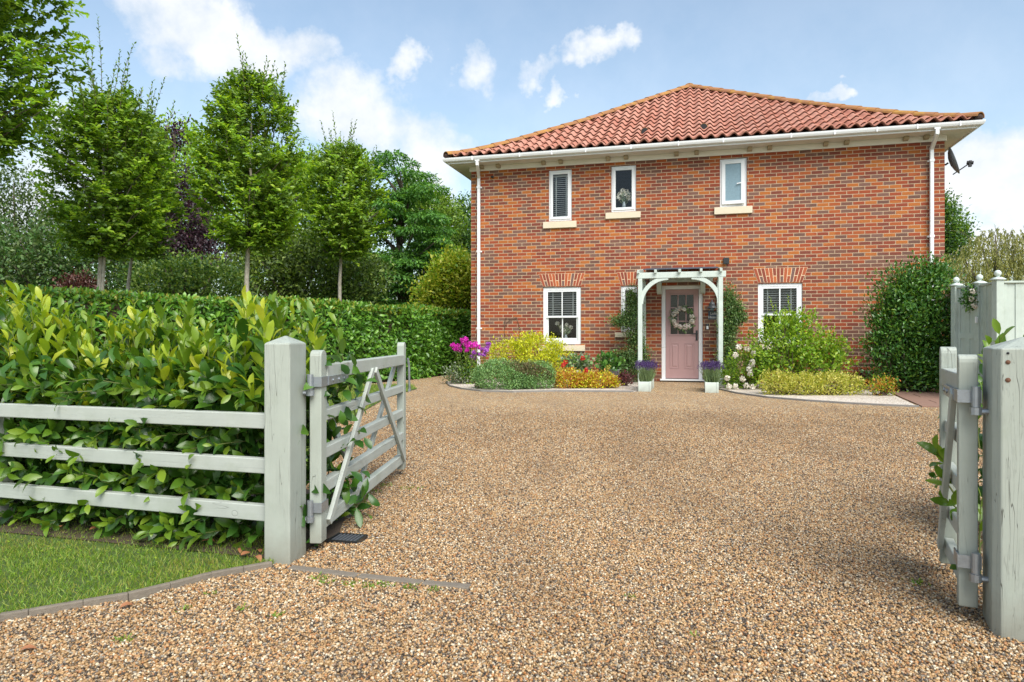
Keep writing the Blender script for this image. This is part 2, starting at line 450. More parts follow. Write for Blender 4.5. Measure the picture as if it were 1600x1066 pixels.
PEB = [(0.0, (0.030, 0.026, 0.023)), (0.14, (0.085, 0.071, 0.058)), (0.25, (0.220, 0.140, 0.066)), (0.38, (0.383, 0.225, 0.088)), (0.52, (0.487, 0.305, 0.145)),
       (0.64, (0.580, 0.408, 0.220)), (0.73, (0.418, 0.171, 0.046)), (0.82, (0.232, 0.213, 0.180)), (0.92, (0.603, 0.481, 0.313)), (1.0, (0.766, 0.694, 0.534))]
def mat_gravel(name, stops, cell=0.0125, dark=0.8):
    t = NT(name); o = t.obj()
    wv = t.n('VectorMath', operation='ADD')
    nz = t.n('TexNoise'); t.put(nz, Scale=55.0, Detail=2.0); t.l(o, nz.inputs['Vector'])
    sc = t.n('VectorMath', operation='SCALE'); t.l(nz.outputs['Color'], sc.inputs[0]); sc.inputs['Scale'].default_value = 0.012
    t.l(o, wv.inputs[0]); t.l(sc.outputs[0], wv.inputs[1])
    vo = t.n('TexVoronoi', feature='F1'); t.put(vo, Scale=1 / cell, Randomness=1.0); t.l(wv.outputs[0], vo.inputs['Vector'])
    sep = t.n('SeparateColor'); t.l(vo.outputs['Color'], sep.inputs[0])
    c = t.ramp(sep.outputs[0], stops)
    gap = t.n('MapRange'); t.l(vo.outputs['Distance'], gap.inputs['Value']); t.put(gap, From_Min=0.42, From_Max=0.75)
    c = t.mix(t.math('MULTIPLY', gap.outputs[0], dark), c, (0.07, 0.045, 0.03))
    pat = t.n('MapRange'); t.l(t.noise(t.mapping(o, (1.3, 0.55, 1)), 1.0, 5, 0.6), pat.inputs['Value']); t.put(pat, From_Min=0.44, From_Max=0.68, To_Min=0.0, To_Max=0.26)
    c = t.mix(pat.outputs[0], c, (0.17, 0.105, 0.062))
    h = t.math('SUBTRACT', 1.0, vo.outputs['Distance'])
    h = t.math('ADD', h, t.math('MULTIPLY', sep.outputs[1], 0.5))
    return t.done(t.bsdf(c, 0.72, t.bump(h, 0.9, cell * 0.7), Specular_IOR_Level=0.35))

def mat_pebble():
    t = NT('pebble'); oi = t.n('ObjectInfo'); o = t.obj()
    c = t.ramp(oi.outputs['Random'], PEB)
    n = t.noise(o, 2.5, 3)
    c = t.mix(t.math('MULTIPLY', n, 0.3), c, (0.12, 0.08, 0.05))
    # damp and dirty patches across the drive
    dp = t.n('MapRange'); t.l(t.noise(t.mapping(oi.outputs['Location'], (1.3, 0.55, 1)), 1.0, 5, 0.6), dp.inputs['Value']); t.put(dp, From_Min=0.44, From_Max=0.68, To_Min=0.0, To_Max=0.34)
    c = t.mix(dp.outputs[0], c, (0.10, 0.062, 0.036))
    return t.done(t.bsdf(c, 0.5, None, Specular_IOR_Level=0.4))

def mat_lawn():
    t = NT('lawn_soil'); o = t.obj()
    n = t.noise(o, 18, 6, 0.7); b = t.noise(o, 1.5, 4)
    c = t.ramp(n, [(0.3, (0.03, 0.055, 0.012)), (0.55, (0.065, 0.105, 0.02)), (0.75, (0.12, 0.12, 0.035))])
    c = t.mix(t.math('MULTIPLY', b, 0.4), c, (0.05, 0.09, 0.015))
    return t.done(t.bsdf(c, 0.9, t.bump(n, 0.8, 0.02)))

def mat_glass():
    t = NT('window_glass')
    fr = t.n('Fresnel'); fr.inputs['IOR'].default_value = 1.5
    tr = t.n('BsdfTransparent'); tr.inputs['Color'].default_value = (0.86, 0.9, 0.9, 1)
    gl = t.n('BsdfGlossy'); gl.inputs['Roughness'].default_value = 0.01
    mx = t.n('MixShader'); t.l(fr.outputs[0], mx.inputs[0]); t.l(tr.outputs[0], mx.inputs[1]); t.l(gl.outputs[0], mx.inputs[2])
    return t.done(mx.outputs[0])

SAGE = (0.36, 0.40, 0.355)
M = dict(
    brick=mat_brick(), arch=mat_arch(), tile=mat_tile(), hip=mat_hip(),
    mortar=mat_plain('arch_mortar', (0.66, 0.48, 0.31), 0.9, 0.15, 20),
    underlay=mat_plain('roof_underlay', (0.05, 0.03, 0.025), 0.9),
    white=mat_plain('white_upvc', (0.74, 0.76, 0.78), 0.32, 0.04, 3),
    eave=mat_plain('eaves_paint', (0.72, 0.70, 0.65), 0.5, 0.10, 4),
    soffit=mat_plain('soffit_paint', (0.66, 0.64, 0.60), 0.6, 0.2, 3),
    stone=mat_plain('cast_stone', (0.62, 0.55, 0.42), 0.8, 0.10, 9, 0.3),
    bracket=mat_plain('bracket_stone', (0.37, 0.31, 0.22), 0.8, 0.12, 9, 0.3),
    glass=mat_glass(),
    frost=mat_plain('frosted_glass', (0.20, 0.30, 0.36), 0.22, 0.22, 30, 0.3),
    blind=mat_plain('blind_slat', (0.72, 0.72, 0.70), 0.5, 0.05),
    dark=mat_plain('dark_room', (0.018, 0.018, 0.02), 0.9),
    pink=mat_plain('pink_door_paint', (0.40, 0.245, 0.24), 0.42, 0.06, 3),
    black=mat_plain('black_metal', (0.018, 0.018, 0.02), 0.35, 0.2),
    grey=mat_plain('grey_metal', (0.09, 0.10, 0.115), 0.4, 0.2),
    galv=mat_plain('galvanised_steel', (0.33, 0.36, 0.39), 0.42, 0.25, 35, 0.2, 0.75),
    zinc=mat_plain('zinc_bucket', (0.30, 0.33, 0.35), 0.5, 0.25, 12, 0.1, 0.4),
    slate=mat_plain('slate', (0.05, 0.07, 0.10), 0.5, 0.25, 12, 0.3),
    dish=mat_plain('dish_grey', (0.16, 0.18, 0.20), 0.45, 0.1),
    sage=mat_paint_wood('sage_paint_upright', SAGE, 'z', 0.9),
    sage_x=mat_paint_wood('sage_paint_rail', (0.42, 0.455, 0.42), 'x', 0.5),
    sage_old=mat_paint_wood('sage_paint_grainy', SAGE, 'z', 1.0, freq=1.7),
    fence=mat_paint_wood('sage_fence_board', (0.46, 0.535, 0.485), 'z', 0.3),
    porch=mat_paint_wood('porch_paint', (0.55, 0.625, 0.585), 'z', 0.3),
    planter=mat_paint_wood('planter_paint', (0.60, 0.69, 0.645), 'z', 0.1),
    oldwood=mat_plain('weathered_timber', (0.17, 0.145, 0.115), 0.85, 0.35, 22, 0.6),
    kerb=mat_plain('grey_kerb', (0.20, 0.19, 0.18), 0.85, 0.25, 16, 0.5),
    paver=mat_plain('brown_paver', (0.23, 0.135, 0.10), 0.85, 0.25, 7, 0.5),
    gravel=mat_gravel('gravel', [(p, tuple(min(.8, v * f) for v, f in zip(c, (1.52, 1.52, 1.52)))) for p, c in PEB]),  # lighter than the pebbles: brightness of the distant gravel is put into the colour
    whitestone=mat_gravel('white_chippings', [(0, (0.35, 0.28, 0.22)), (0.15, (0.62, 0.53, 0.44)), (0.5, (0.74, 0.66, 0.57)), (1, (0.80, 0.76, 0.70))], 0.02, 0.4),
    pebble=mat_pebble(), lawn=mat_lawn(),
    soil=mat_plain('soil', (0.06, 0.042, 0.028), 0.95, 0.4, 25, 0.8),
    bark_pale=mat_bark('pale_bark', (0.24, 0.215, 0.17), (0.52, 0.48, 0.40)),
    bark=mat_bark('brown_bark', (0.05, 0.04, 0.03), (0.15, 0.12, 0.09)),
    stem=mat_plain('green_stem', (0.13, 0.16, 0.045), 0.6, 0.3, 20),
    twig=mat_plain('brown_twig', (0.09, 0.06, 0.04), 0.8, 0.3, 20),
)
def ramp3(a, b, c): return [(0.0, a), (0.5, b), (1.0, c)]
LEAF = dict(
    laurel=mat_leaf('laurel_leaf', ramp3((0.023, 0.076, 0.011), (0.048, 0.132, 0.015), (0.090, 0.195, 0.021)), 0.30, 0.22),
    laurel_new=mat_leaf('laurel_new_leaf', ramp3((0.189, 0.314, 0.022), (0.341, 0.446, 0.031), (0.520, 0.537, 0.055)), 0.36, 0.38),
    laurel_mid=mat_leaf('laurel_mid_leaf', ramp3((0.079, 0.170, 0.015), (0.131, 0.232, 0.019), (0.187, 0.286, 0.025)), 0.33, 0.32),
    hedge=mat_leaf('hedge_leaf', ramp3((0.043, 0.127, 0.015), (0.095, 0.243, 0.027), (0.191, 0.371, 0.045)), 0.34, 0.25),
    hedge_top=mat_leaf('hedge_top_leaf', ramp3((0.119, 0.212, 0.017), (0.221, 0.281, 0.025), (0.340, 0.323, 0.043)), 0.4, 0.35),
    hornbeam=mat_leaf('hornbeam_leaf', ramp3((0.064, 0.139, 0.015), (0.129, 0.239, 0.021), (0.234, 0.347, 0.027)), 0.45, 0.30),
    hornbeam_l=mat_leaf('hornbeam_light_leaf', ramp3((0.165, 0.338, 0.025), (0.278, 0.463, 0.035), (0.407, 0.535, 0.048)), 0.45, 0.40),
    darkgreen=mat_leaf('dark_leaf', ramp3((0.030, 0.087, 0.024), (0.066, 0.156, 0.034), (0.112, 0.225, 0.051)), 0.5, 0.25),
    greygreen=mat_leaf('grey_green_leaf', ramp3((0.034, 0.064, 0.016), (0.072, 0.122, 0.028), (0.134, 0.198, 0.053)), 0.5, 0.25),
    olive=mat_leaf('olive_leaf', ramp3((0.083, 0.147, 0.024), (0.166, 0.274, 0.040), (0.332, 0.431, 0.095)), 0.5, 0.3),
    acacia=mat_leaf('acacia_leaf', ramp3((0.042, 0.130, 0.027), (0.091, 0.236, 0.043), (0.169, 0.346, 0.055)), 0.5, 0.28),
    purple=mat_leaf('purple_leaf', ramp3((0.022, 0.014, 0.021), (0.048, 0.029, 0.041), (0.102, 0.048, 0.058)), 0.45, 0.2, (1.3, 0.7, 0.8)),
    redbrown=mat_leaf('red_brown_leaf', ramp3((0.06, 0.024, 0.018), (0.11, 0.04, 0.028), (0.16, 0.07, 0.04)), 0.5, 0.2, (1.3, 0.7, 0.6)),
    yellowgreen=mat_leaf('yellow_green_leaf', ramp3((0.193, 0.262, 0.028), (0.373, 0.414, 0.041), (0.524, 0.511, 0.069)), 0.5, 0.35),
    lightgreen=mat_leaf('light_green_leaf', ramp3((0.116, 0.254, 0.019), (0.217, 0.375, 0.025), (0.378, 0.482, 0.044)), 0.42, 0.35),
    yellow=mat_leaf('yellow_leaf', ramp3((0.324, 0.400, 0.012), (0.558, 0.580, 0.018), (0.702, 0.700, 0.060)), 0.45, 0.3),
    cream=mat_leaf('cream_leaf', ramp3((0.40, 0.38, 0.06), (0.60, 0.54, 0.14), (0.30, 0.34, 0.05)), 0.45, 0.25),
    mound=mat_leaf('mound_leaf', ramp3((0.084, 0.189, 0.060), (0.161, 0.304, 0.094), (0.265, 0.412, 0.142)), 0.5, 0.2),
    mound_brown=mat_leaf('mound_brown_leaf', ramp3((0.10, 0.08, 0.035), (0.15, 0.12, 0.05), (0.12, 0.15, 0.05)), 0.6, 0.15),
    orange=mat_leaf('orange_leaf', ramp3((0.42, 0.13, 0.02), (0.50, 0.24, 0.03), (0.42, 0.33, 0.03)), 0.5, 0.25, (1.3, 1.0, 0.5)),
    gloss=mat_leaf('glossy_dark_leaf', ramp3((0.028, 0.088, 0.020), (0.060, 0.164, 0.028), (0.122, 0.257, 0.043)), 0.28, 0.2),
    climber=mat_leaf('climber_leaf', ramp3((0.061, 0.124, 0.041), (0.124, 0.218, 0.067), (0.228, 0.313, 0.095)), 0.5, 0.2),
    willow=mat_leaf('willow_leaf', ramp3((0.112, 0.131, 0.027), (0.225, 0.237, 0.056), (0.375, 0.350, 0.106)), 0.5, 0.3),
    grass=mat_leaf('grass_blade', ramp3((0.085, 0.184, 0.016), (0.162, 0.290, 0.023), (0.323, 0.351, 0.065)), 0.5, 0.3),
    grass_dry=mat_leaf('grass_dry_blade', ramp3((0.172, 0.222, 0.025), (0.271, 0.283, 0.049), (0.345, 0.296, 0.086)), 0.6, 0.3),
    silver=mat_leaf('silver_leaf', ramp3((0.117, 0.162, 0.099), (0.198, 0.252, 0.162), (0.306, 0.342, 0.261)), 0.6, 0.2),
    lav=mat_leaf('lavender_stem_leaf', ramp3((0.085, 0.136, 0.060), (0.145, 0.212, 0.085), (0.196, 0.272, 0.119)), 0.6, 0.2),
    lavflower=mat_leaf('lavender_flower', ramp3((0.033, 0.015, 0.084), (0.060, 0.030, 0.132), (0.108, 0.060, 0.180)), 0.6, 0.2, (1, 0.8, 1.2)),
    magenta=mat_leaf('magenta_petal', ramp3((0.52, 0.010, 0.36), (0.66, 0.018, 0.46), (0.76, 0.05, 0.54)), 0.5, 0.3, (1, 0.6, 1)),
    violet=mat_leaf('violet_petal', ramp3((0.34, 0.05, 0.48), (0.42, 0.09, 0.56), (0.50, 0.14, 0.54)), 0.5, 0.3, (1, 0.6, 1)),
    whitepetal=mat_leaf('white_petal', ramp3((0.70, 0.62, 0.50), (0.78, 0.74, 0.66), (0.80, 0.78, 0.74)), 0.5, 0.25, (1, 1, 0.9)),
    blush=mat_leaf('blush_petal', ramp3((0.734, 0.560, 0.483), (0.800, 0.717, 0.644), (0.800, 0.800, 0.782)), 0.5, 0.25, (1, 0.9, 0.85)),
    red=mat_leaf('red_petal', ramp3((0.50, 0.010, 0.008), (0.62, 0.018, 0.012), (0.70, 0.04, 0.03)), 0.5, 0.25, (1, 0.5, 0.5)),
    maroon=mat_leaf('maroon_leaf', ramp3((0.05, 0.014, 0.016), (0.10, 0.024, 0.026), (0.15, 0.05, 0.045)), 0.45, 0.2, (1.2, 0.6, 0.6)),
    dead=mat_leaf('dead_leaf', ramp3((0.30, 0.12, 0.055), (0.38, 0.17, 0.08), (0.26, 0.13, 0.07)), 0.6, 0.15, (1, 0.7, 0.5)),
)

# ------------------------------------------------------------------ foliage
def nrm(a):
    return a / np.maximum(np.linalg.norm(a, axis=-1, keepdims=True), 1e-9)
def rand_dir(n):
    return nrm(rng.normal(size=(n, 3)))

# leaf outlines: rows of (t along the blade, half width, rise), folded along the midrib
T_DIAMOND = [(0, 0, 0), (.45, .5, .0), (1, 0, -.08)]
T_OVAL = [(0, 0, 0), (.28, .40, .02), (.68, .42, .0), (1, 0, -.12)]
T_LAUREL = [(0, 0, 0), (.10, .10, .01), (.32, .40, .03), (.62, .50, .02), (.86, .30, -.06), (1, 0, -.14)]
T_BLADE = [(0, .5, 0), (.55, .38, .03), (1, 0, -.10)]

def leaf_arrays(pos, d, up, L, W, tpl, fold=0.25, curl=1.0):
    """pos (n,3) leaf bases, d axis, up approximate face normal, L and W (n,) sizes"""
    n = len(pos)
    d = nrm(d); y = np.cross(up, d)
    bad = np.linalg.norm(y, axis=1) < 1e-4
    if bad.any(): y[bad] = np.cross(np.array([1.0, 0.3, 0.1]), d[bad])
    y = nrm(y); z = np.cross(d, y)
    L = np.broadcast_to(L, (n,)); W = np.broadcast_to(W, (n,))
    cr = rng.uniform(0.2, 1.9, n) * curl
    V = []; rows = []
    for (t, hw, h) in tpl:
        c = pos + d * (t * L)[:, None] + z * (h * L * cr)[:, None]
        if hw == 0:
            rows.append((len(V),)); V.append(c)
        else:
            o = y * (hw * W)[:, None]; f = z * (hw * W * fold)[:, None]
            rows.append((len(V), len(V) + 1, len(V) + 2)); V += [c + o + f, c, c - o + f]
    k = len(V)
    V = np.stack(V, 1).reshape(-1, 3)
    q = []; tr = []
    for a, b in zip(rows[:-1], rows[1:]):
        if len(a) == 3 and len(b) == 3: q += [(a[0], a[1], b[1], b[0]), (a[1], a[2], b[2], b[1])]
        elif len(a) == 1: tr += [(a[0], b[1], b[0]), (a[0], b[2], b[1])]
        else: tr += [(a[0], a[1], b[0]), (a[1], a[2], b[0])]
    base = (np.arange(n) * k)[:, None, None]
    F4 = (base + np.array(q, np.int64).reshape(1, -1, 4)).reshape(-1, 4) if q else np.zeros((0, 4), np.int64)
    F3 = (base + np.array(tr, np.int64).reshape(1, -1, 3)).reshape(-1, 3)
    return V, F4, F3, len(q), len(tr)

class Leaves:
    """gathers leaf sets with different materials into one mesh"""
    def __init__(s): s.V = []; s.F4 = []; s.F3 = []; s.m4 = []; s.m3 = []; s.b = 0; s.mats = []
    def add(s, mat, pos, d, up, L, W, tpl=T_OVAL, fold=0.25, curl=1.0):
        if len(pos) == 0: return s
        if mat not in s.mats: s.mats.append(mat)
        mi = s.mats.index(mat)
        V, F4, F3, _, _ = leaf_arrays(np.asarray(pos, float), np.asarray(d, float), np.asarray(up, float), L, W, tpl, fold, curl)
        s.V.append(V); s.F4.append(F4 + s.b); s.F3.append(F3 + s.b); s.b += len(V)
        s.m4.append(np.full(len(F4), mi)); s.m3.append(np.full(len(F3), mi))
        return s
    def solid(s, mat, mb):
        """also take in plain geometry (twigs) from an MB"""
        if mat not in s.mats: s.mats.append(mat)
        mi = s.mats.index(mat)
        if not mb.v: return s
        s.V.append(np.array(mb.v, float))
        q = [f for f in mb.f if len(f) == 4]; t = []
        for f in mb.f:
            if len(f) != 4: t += [(f[0], f[i], f[i + 1]) for i in range(1, len(f) - 1)]
        if q: s.F4.append(np.array(q) + s.b); s.m4.append(np.full(len(q), mi))
        if t: s.F3.append(np.array(t) + s.b); s.m3.append(np.full(len(t), mi))
        s.b += len(mb.v)
        return s
    def build(s, name, parent=None, loc=None):
        V = np.concatenate(s.V); F4 = np.concatenate(s.F4) if s.F4 else None; F3 = np.concatenate(s.F3) if s.F3 else None
        m = np.concatenate(s.m4 + s.m3)
        return np_mesh(name, V, F4, [LEAF.get(k) or M[k] for k in s.mats], parent, loc, m, False, None, F3)

def wobble(p, seed, f=1.0):
    r = np.random.default_rng(seed)
    o = np.zeros(len(p))
    for i in range(5):
        k = r.normal(size=3) * f * (1.4 ** i); o += np.sin(p @ k + r.uniform(0, 6.28)) / (1.25 ** i)
    return o / 2.6

def blob_points(blobs, n, lo=0.75, hi=1.0, seed=1, rough=0.16, zmin=0.02):
    """points in the outer shell of several ellipsoids (cx,cy,cz,rx,ry,rz); returns positions and outward directions"""
    B = np.array(blobs, float)
    w = (B[:, 3] * B[:, 4] + B[:, 4] * B[:, 5] + B[:, 3] * B[:, 5]); w /= w.sum()
    P_, N_ = [], []; tot = 0; guard = 0
    while tot < n and guard < 40:
        guard += 1
        k = int((n - tot) * 1.6) + 30
        b = B[rng.choice(len(B), k, p=w)]
        dd = rand_dir(k)
        r = rng.uniform(lo ** 2, hi ** 2, k) ** 0.5
        r = r * (1 + rough * wobble(dd * 2.4 + b[:, :3] * 1.7, seed))
        p = b[:, :3] + dd * r[:, None] * b[:, 3:6]
        nn = nrm(dd / b[:, 3:6])
        ok = p[:, 2] > zmin
        # drop points well inside another ellipsoid
        for q in B:
            e = (((p - q[:3]) / q[3:6]) ** 2).sum(1)
            ok &= e > (lo * 0.8) ** 2
        P_.append(p[ok]); N_.append(nn[ok]); tot += ok.sum()
    p = np.concatenate(P_)[:n]; nn = np.concatenate(N_)[:n]
    return p, nn

def clumped(blobs, nc, m, spread, seed=1, lo=0.8, hi=1.0, rough=0.16, zmin=0.02):
    c, cn = blob_points(blobs, nc, lo, hi, seed, rough, zmin)
    p = np.repeat(c, m, 0) + rng.normal(size=(len(c) * m, 3)) * spread
    nn = nrm(np.repeat(cn, m, 0) + rng.normal(size=(len(c) * m, 3)) * 0.25)
    ok = p[:, 2] > zmin
    return p[ok], nn[ok]

def add_bush(lv, blobs, mat, n, size, width=0.5, clump=10, spread=None, seed=1, lo=0.8, up=0.5, out=0.7, rnd=0.6, tpl=T_OVAL, inner=0.3, rough=0.16, zmin=0.02, mat2=None, frac2=0.0, where2=None):
    """n leaves of length size in the shell of the blobs, plus a share inside"""
    spread = spread or size * 1.2
    p, o = clumped(blobs, max(1, n // clump), clump, spread, seed, lo, 1.0, rough, zmin)
    if inner:
        p2, o2 = blob_points(blobs, int(n * inner), lo * 0.45, lo, seed + 5, rough, zmin)
        p = np.concatenate([p, p2]); o = np.concatenate([o, o2])
    k = len(p)
    d = nrm(o * out + np.array([0, 0, up]) + rng.normal(size=(k, 3)) * rnd)
    u = nrm(o * 0.5 + np.array([0, 0, 0.9]) + rng.normal(size=(k, 3)) * 0.45)
    L = size * rng.uniform(0.65, 1.25, k)
    if mat2:
        s2 = rng.random(k) < frac2
        if where2 is not None: s2 &= where2(p, o)
        for mm, s in ((mat, ~s2), (mat2, s2)):
            lv.add(mm, p[s], d[s], u[s], L[s], L[s] * width, tpl)
    else:
        lv.add(mat, p, d, u, L, L * width, tpl)
    return lv

def shoot_leaves(lv, mats, base, tip, n, size, width=0.4, tpl=T_OVAL, start=0.25, twig=None, rad=0.004, ang=0.9, newfrac=0.3, bend=0.1):
    """one stem with leaves set alternately; the top share of leaves uses mats[1]"""
    base = np.array(base, float); tip = np.array(tip, float)
    ax = tip - base; ln = np.linalg.norm(ax); ax /= ln
    sd = nrm(np.cross(ax, rng.normal(size=3)))
    mid = (base + tip) / 2 + sd * ln * bend * rng.uniform(-1, 1)
    t = np.linspace(start, 1.0, n)
    b = lambda t: ((1 - t) ** 2)[:, None] * base + (2 * t * (1 - t))[:, None] * mid + (t ** 2)[:, None] * tip
    p = b(t); tan = nrm(b(np.minimum(t + .05, 1.02)) - b(t - .05))
    phi = np.arange(n) * 2.4 + rng.uniform(0, 6.28)
    e1 = nrm(np.cross(tan, np.array([0.13, 0.97, 0.2]))); e2 = np.cross(tan, e1)
    rad_ = e1 * np.cos(phi)[:, None] + e2 * np.sin(phi)[:, None]
    a = ang * (1.05 - 0.55 * t) * rng.uniform(0.75, 1.25, n)
    d = tan * np.cos(a)[:, None] + rad_ * np.sin(a)[:, None]
    up = nrm(tan * 0.9 - rad_ * 0.25 + rng.normal(size=(n, 3)) * 0.25)
    L = size * (1.0 - 0.35 * np.maximum(0, t - 0.7) / 0.3) * rng.uniform(0.8, 1.15, n)
    new = t > 1 - newfrac
    for mm, s in ((mats[0], ~new), (mats[1], new)):
        lv.add(mm, p[s], d[s], up[s], L[s], L[s] * width, tpl)
    if twig is not None:
        tt = np.linspace(0, 0.98, 5)
        twig.tube([tuple(x) for x in b(tt)], [rad * (1 - 0.6 * x) for x in tt], 5, cap=False)

def flower_head(lv, mat, c, r, n, petal, flat=1.0):
    dd = rand_dir(n); dd[:, 2] *= flat
    p = np.asarray(c) + dd * r * 0.75
    lv.add(mat, p, nrm(np.cross(dd, rng.normal(size=(n, 3))) + dd * 0.5), dd, petal * rng.uniform(.7, 1.3, n), petal * .8 * np.ones(n), T_DIAMOND, 0.15)

# ------------------------------------------------------------------ ground
def poly_sheet(name, pts, z, mat, **kw):
    me = bpy.data.meshes.new(name)
    me.from_pydata([(p[0], p[1], z) for p in pts], [], [tuple(range(len(pts)))])
    me.update()
    if me.polygons[0].normal.z < 0: me.flip_normals()
    o = link_mesh(name, me, mat)
    o['kind'] = 'structure'
    return o

poly_sheet('ground', [(-900, -60), (900, -60), (900, 1800), (-900, 1800)], -0.02, M['lawn'])
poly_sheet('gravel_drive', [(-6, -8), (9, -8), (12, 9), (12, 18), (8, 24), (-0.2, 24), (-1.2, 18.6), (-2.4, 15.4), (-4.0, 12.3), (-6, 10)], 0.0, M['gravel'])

KERB = [G(-420, 1075), G(-250, 1040), G(-120, 1008), G(0, 972), G(45, 965), G(130, 950), G(200, 938), G(265, 922), G(330, 905), G(380, 896), G(425, 888)]
def strip_box(name, pts, w, z0, z1, mat, parent=None, gap=0.0):
    mb = MB()
    for a, b in zip(pts[:-1], pts[1:]):
        a = Vector((a[0], a[1], 0)); b = Vector((b[0], b[1], 0)); d = (b - a).normalized()
        a2 = a + d * gap; b2 = b - d * gap
        s = Vector((-d.y, d.x, 0)) * w / 2
        h0 = Vector((0, 0, z0)); h1 = Vector((0, 0, z1))
        mb.add([a2 - s + h0, b2 - s + h0, b2 + s + h0, a2 + s + h0, a2 - s + h1, b2 - s + h1, b2 + s + h1, a2 + s + h1],
               [(0, 3, 2, 1), (4, 5, 6, 7), (0, 1, 5, 4), (1, 2, 6, 5), (2, 3, 7, 6), (3, 0, 4, 7)])
    return mb.build(name, mat, parent, None, 0.004)
tag(strip_box('timber_edging', KERB, 0.024, -0.015, 0.030, M['oldwood']), 'curved weathered timber edging between the front lawn and the gravel', 'edging')
tag(strip_box('timber_edging', [G(452, 890), G(560, 903), G(660, 914), G(736, 921)], 0.045, -0.02, 0.014, M['oldwood'], gap=0.004), 'short straight timber edging sunk in the gravel at the foot of the gate post', 'edging')

# front lawn, between the kerb and the fence, with its blades
FA, FB = Vector((-1.06, 3.02, 0)), Vector((-3.55, 3.76, 0))     # the rail fence line, right to left
lawn_poly = [(p.x, p.y) for p in KERB[::-1]] + [(-3.4, 2.0), (-4.6, 2.2), (-4.6, 4.4), (-3.5, 4.2), (-1.06, 3.35)]
poly_sheet('lawn', lawn_poly, 0.012, M['lawn'])
def in_poly(x, y, poly):
    r = np.zeros(len(x), bool); j = len(poly) - 1
    for i in range(len(poly)):
        xi, yi = poly[i]; xj, yj = poly[j]
        c = ((yi > y) != (yj > y)) & (x < (xj - xi) * (y - yi) / (yj - yi + 1e-12) + xi)
        r ^= c; j = i
    return r
def grass(name, poly, n, h, seed=0, z=0.01, thin=None, wd=0.0035):
    P_ = np.array(poly); lo = P_.min(0); hi = P_.max(0)
    x = rng.uniform(lo[0], hi[0], n * 2); y = rng.uniform(lo[1], hi[1], n * 2)
    k = in_poly(x, y, poly)
    p = np.stack([x, y, np.full(len(x), z)], 1)[k][:n]
    dens = 0.5 + 0.5 * wobble(p * 2.2, 31 + seed)
    if thin is not None: dens = dens * thin(p)
    p = p[rng.random(len(p)) < 0.35 + 0.65 * dens]
    m = len(p)
    d = nrm(np.array([0, 0, 1.0]) + rng.normal(size=(m, 3)) * 0.55 * np.array([1, 1, 0.25]))
    lv = Leaves()
    L = h * rng.uniform(0.5, 1.3, m) * (0.75 + 0.5 * (0.5 + 0.5 * wobble(p * 3.1, 77 + seed)))
    dry = rng.random(m) < np.clip(.10 + .5 * wobble(p * 3.3, 55 + seed), 0.02, .6)
    u_ = rand_dir(m)
    lv.add('grass', p[~dry], d[~dry], u_[~dry], L[~dry], wd + 0.05 * L[~dry], T_BLADE); lv.add('grass_dry', p[dry], d[dry], u_[dry], L[dry], wd + 0.05 * L[dry], T_BLADE)
    # clover and daisy leaves among the blades
    c = rng.random(m) < 0.035
    lv.add('lightgreen', p[c] + np.array([0, 0, h * 0.5]), rand_dir(c.sum()) * np.array([1, 1, 0.15]), np.tile([[0, 0, 1.0]], (c.sum(), 1)) + rng.normal(size=(c.sum(), 3)) * .3, 0.010, 0.009, T_DIAMOND)
    o = lv.build(name); o['kind'] = 'stuff'
    return o
fdir = (FB - FA).normalized()
def near_fence(p):
    dist = np.abs((p[:, 0] - FA.x) * (-fdir.y) + (p[:, 1] - FA.y) * fdir.x)
    return np.clip((dist - 0.03) / 0.20, 0.0, 1)
grass('grass', lawn_poly, 150000, 0.022, 0, 0.012, near_fence, 0.0013)

kerb_poly = [(p.x, p.y + .045) for p in KERB[2:]] + [(p.x - .004, p.y + .008) for p in KERB[:1:-1]]
grass('grass_fringe', kerb_poly, 9000, 0.034, 9, 0.014, None, 0.0014)

# soil strip under the laurel
soil = [(FA.x + 0.05, FA.y - 0.02), (FB.x, FB.y - 0.06), (FB.x - .2, FB.y + 1.2), (-1.0, 4.3), (-0.86, 3.4)]
poly_sheet('soil_bed', soil, 0.017, M['soil'])

poly_sheet('soil_bed', [(1.86, 2.5), (3.4, 1.9), (6.0, 2.0), (6.0, 4.4), (2.7, 4.2), (2.1, 3.3)], 0.006, M['soil'])

# strip of grass along the far hedge
strip_poly = [tuple(G(512, 650).xy), tuple(G(648, 612).xy), tuple(G(640, 603).xy), tuple(G(560, 606).xy), (-4.8, 11.0), (-6.2, 8.6), (-3.0, 5.6), (-1.35, 4.2), (-1.0, 5.2)]
strip_poly = [tuple(G(515, 668).xy), tuple(G(560, 648).xy), tuple(G(605, 622).xy), tuple(G(652, 608).xy), tuple(G(640, 601).xy), tuple(G(560, 603).xy), (-4.8, 11.2), (-6.6, 9.0), (-5.5, 6.0), (-2.5, 4.4), (-1.35, 4.3)]
poly_sheet('lawn_strip', strip_poly, 0.008, M['lawn'])
grass('grass_strip', strip_poly, 50000, 0.05, 5, 0.01)

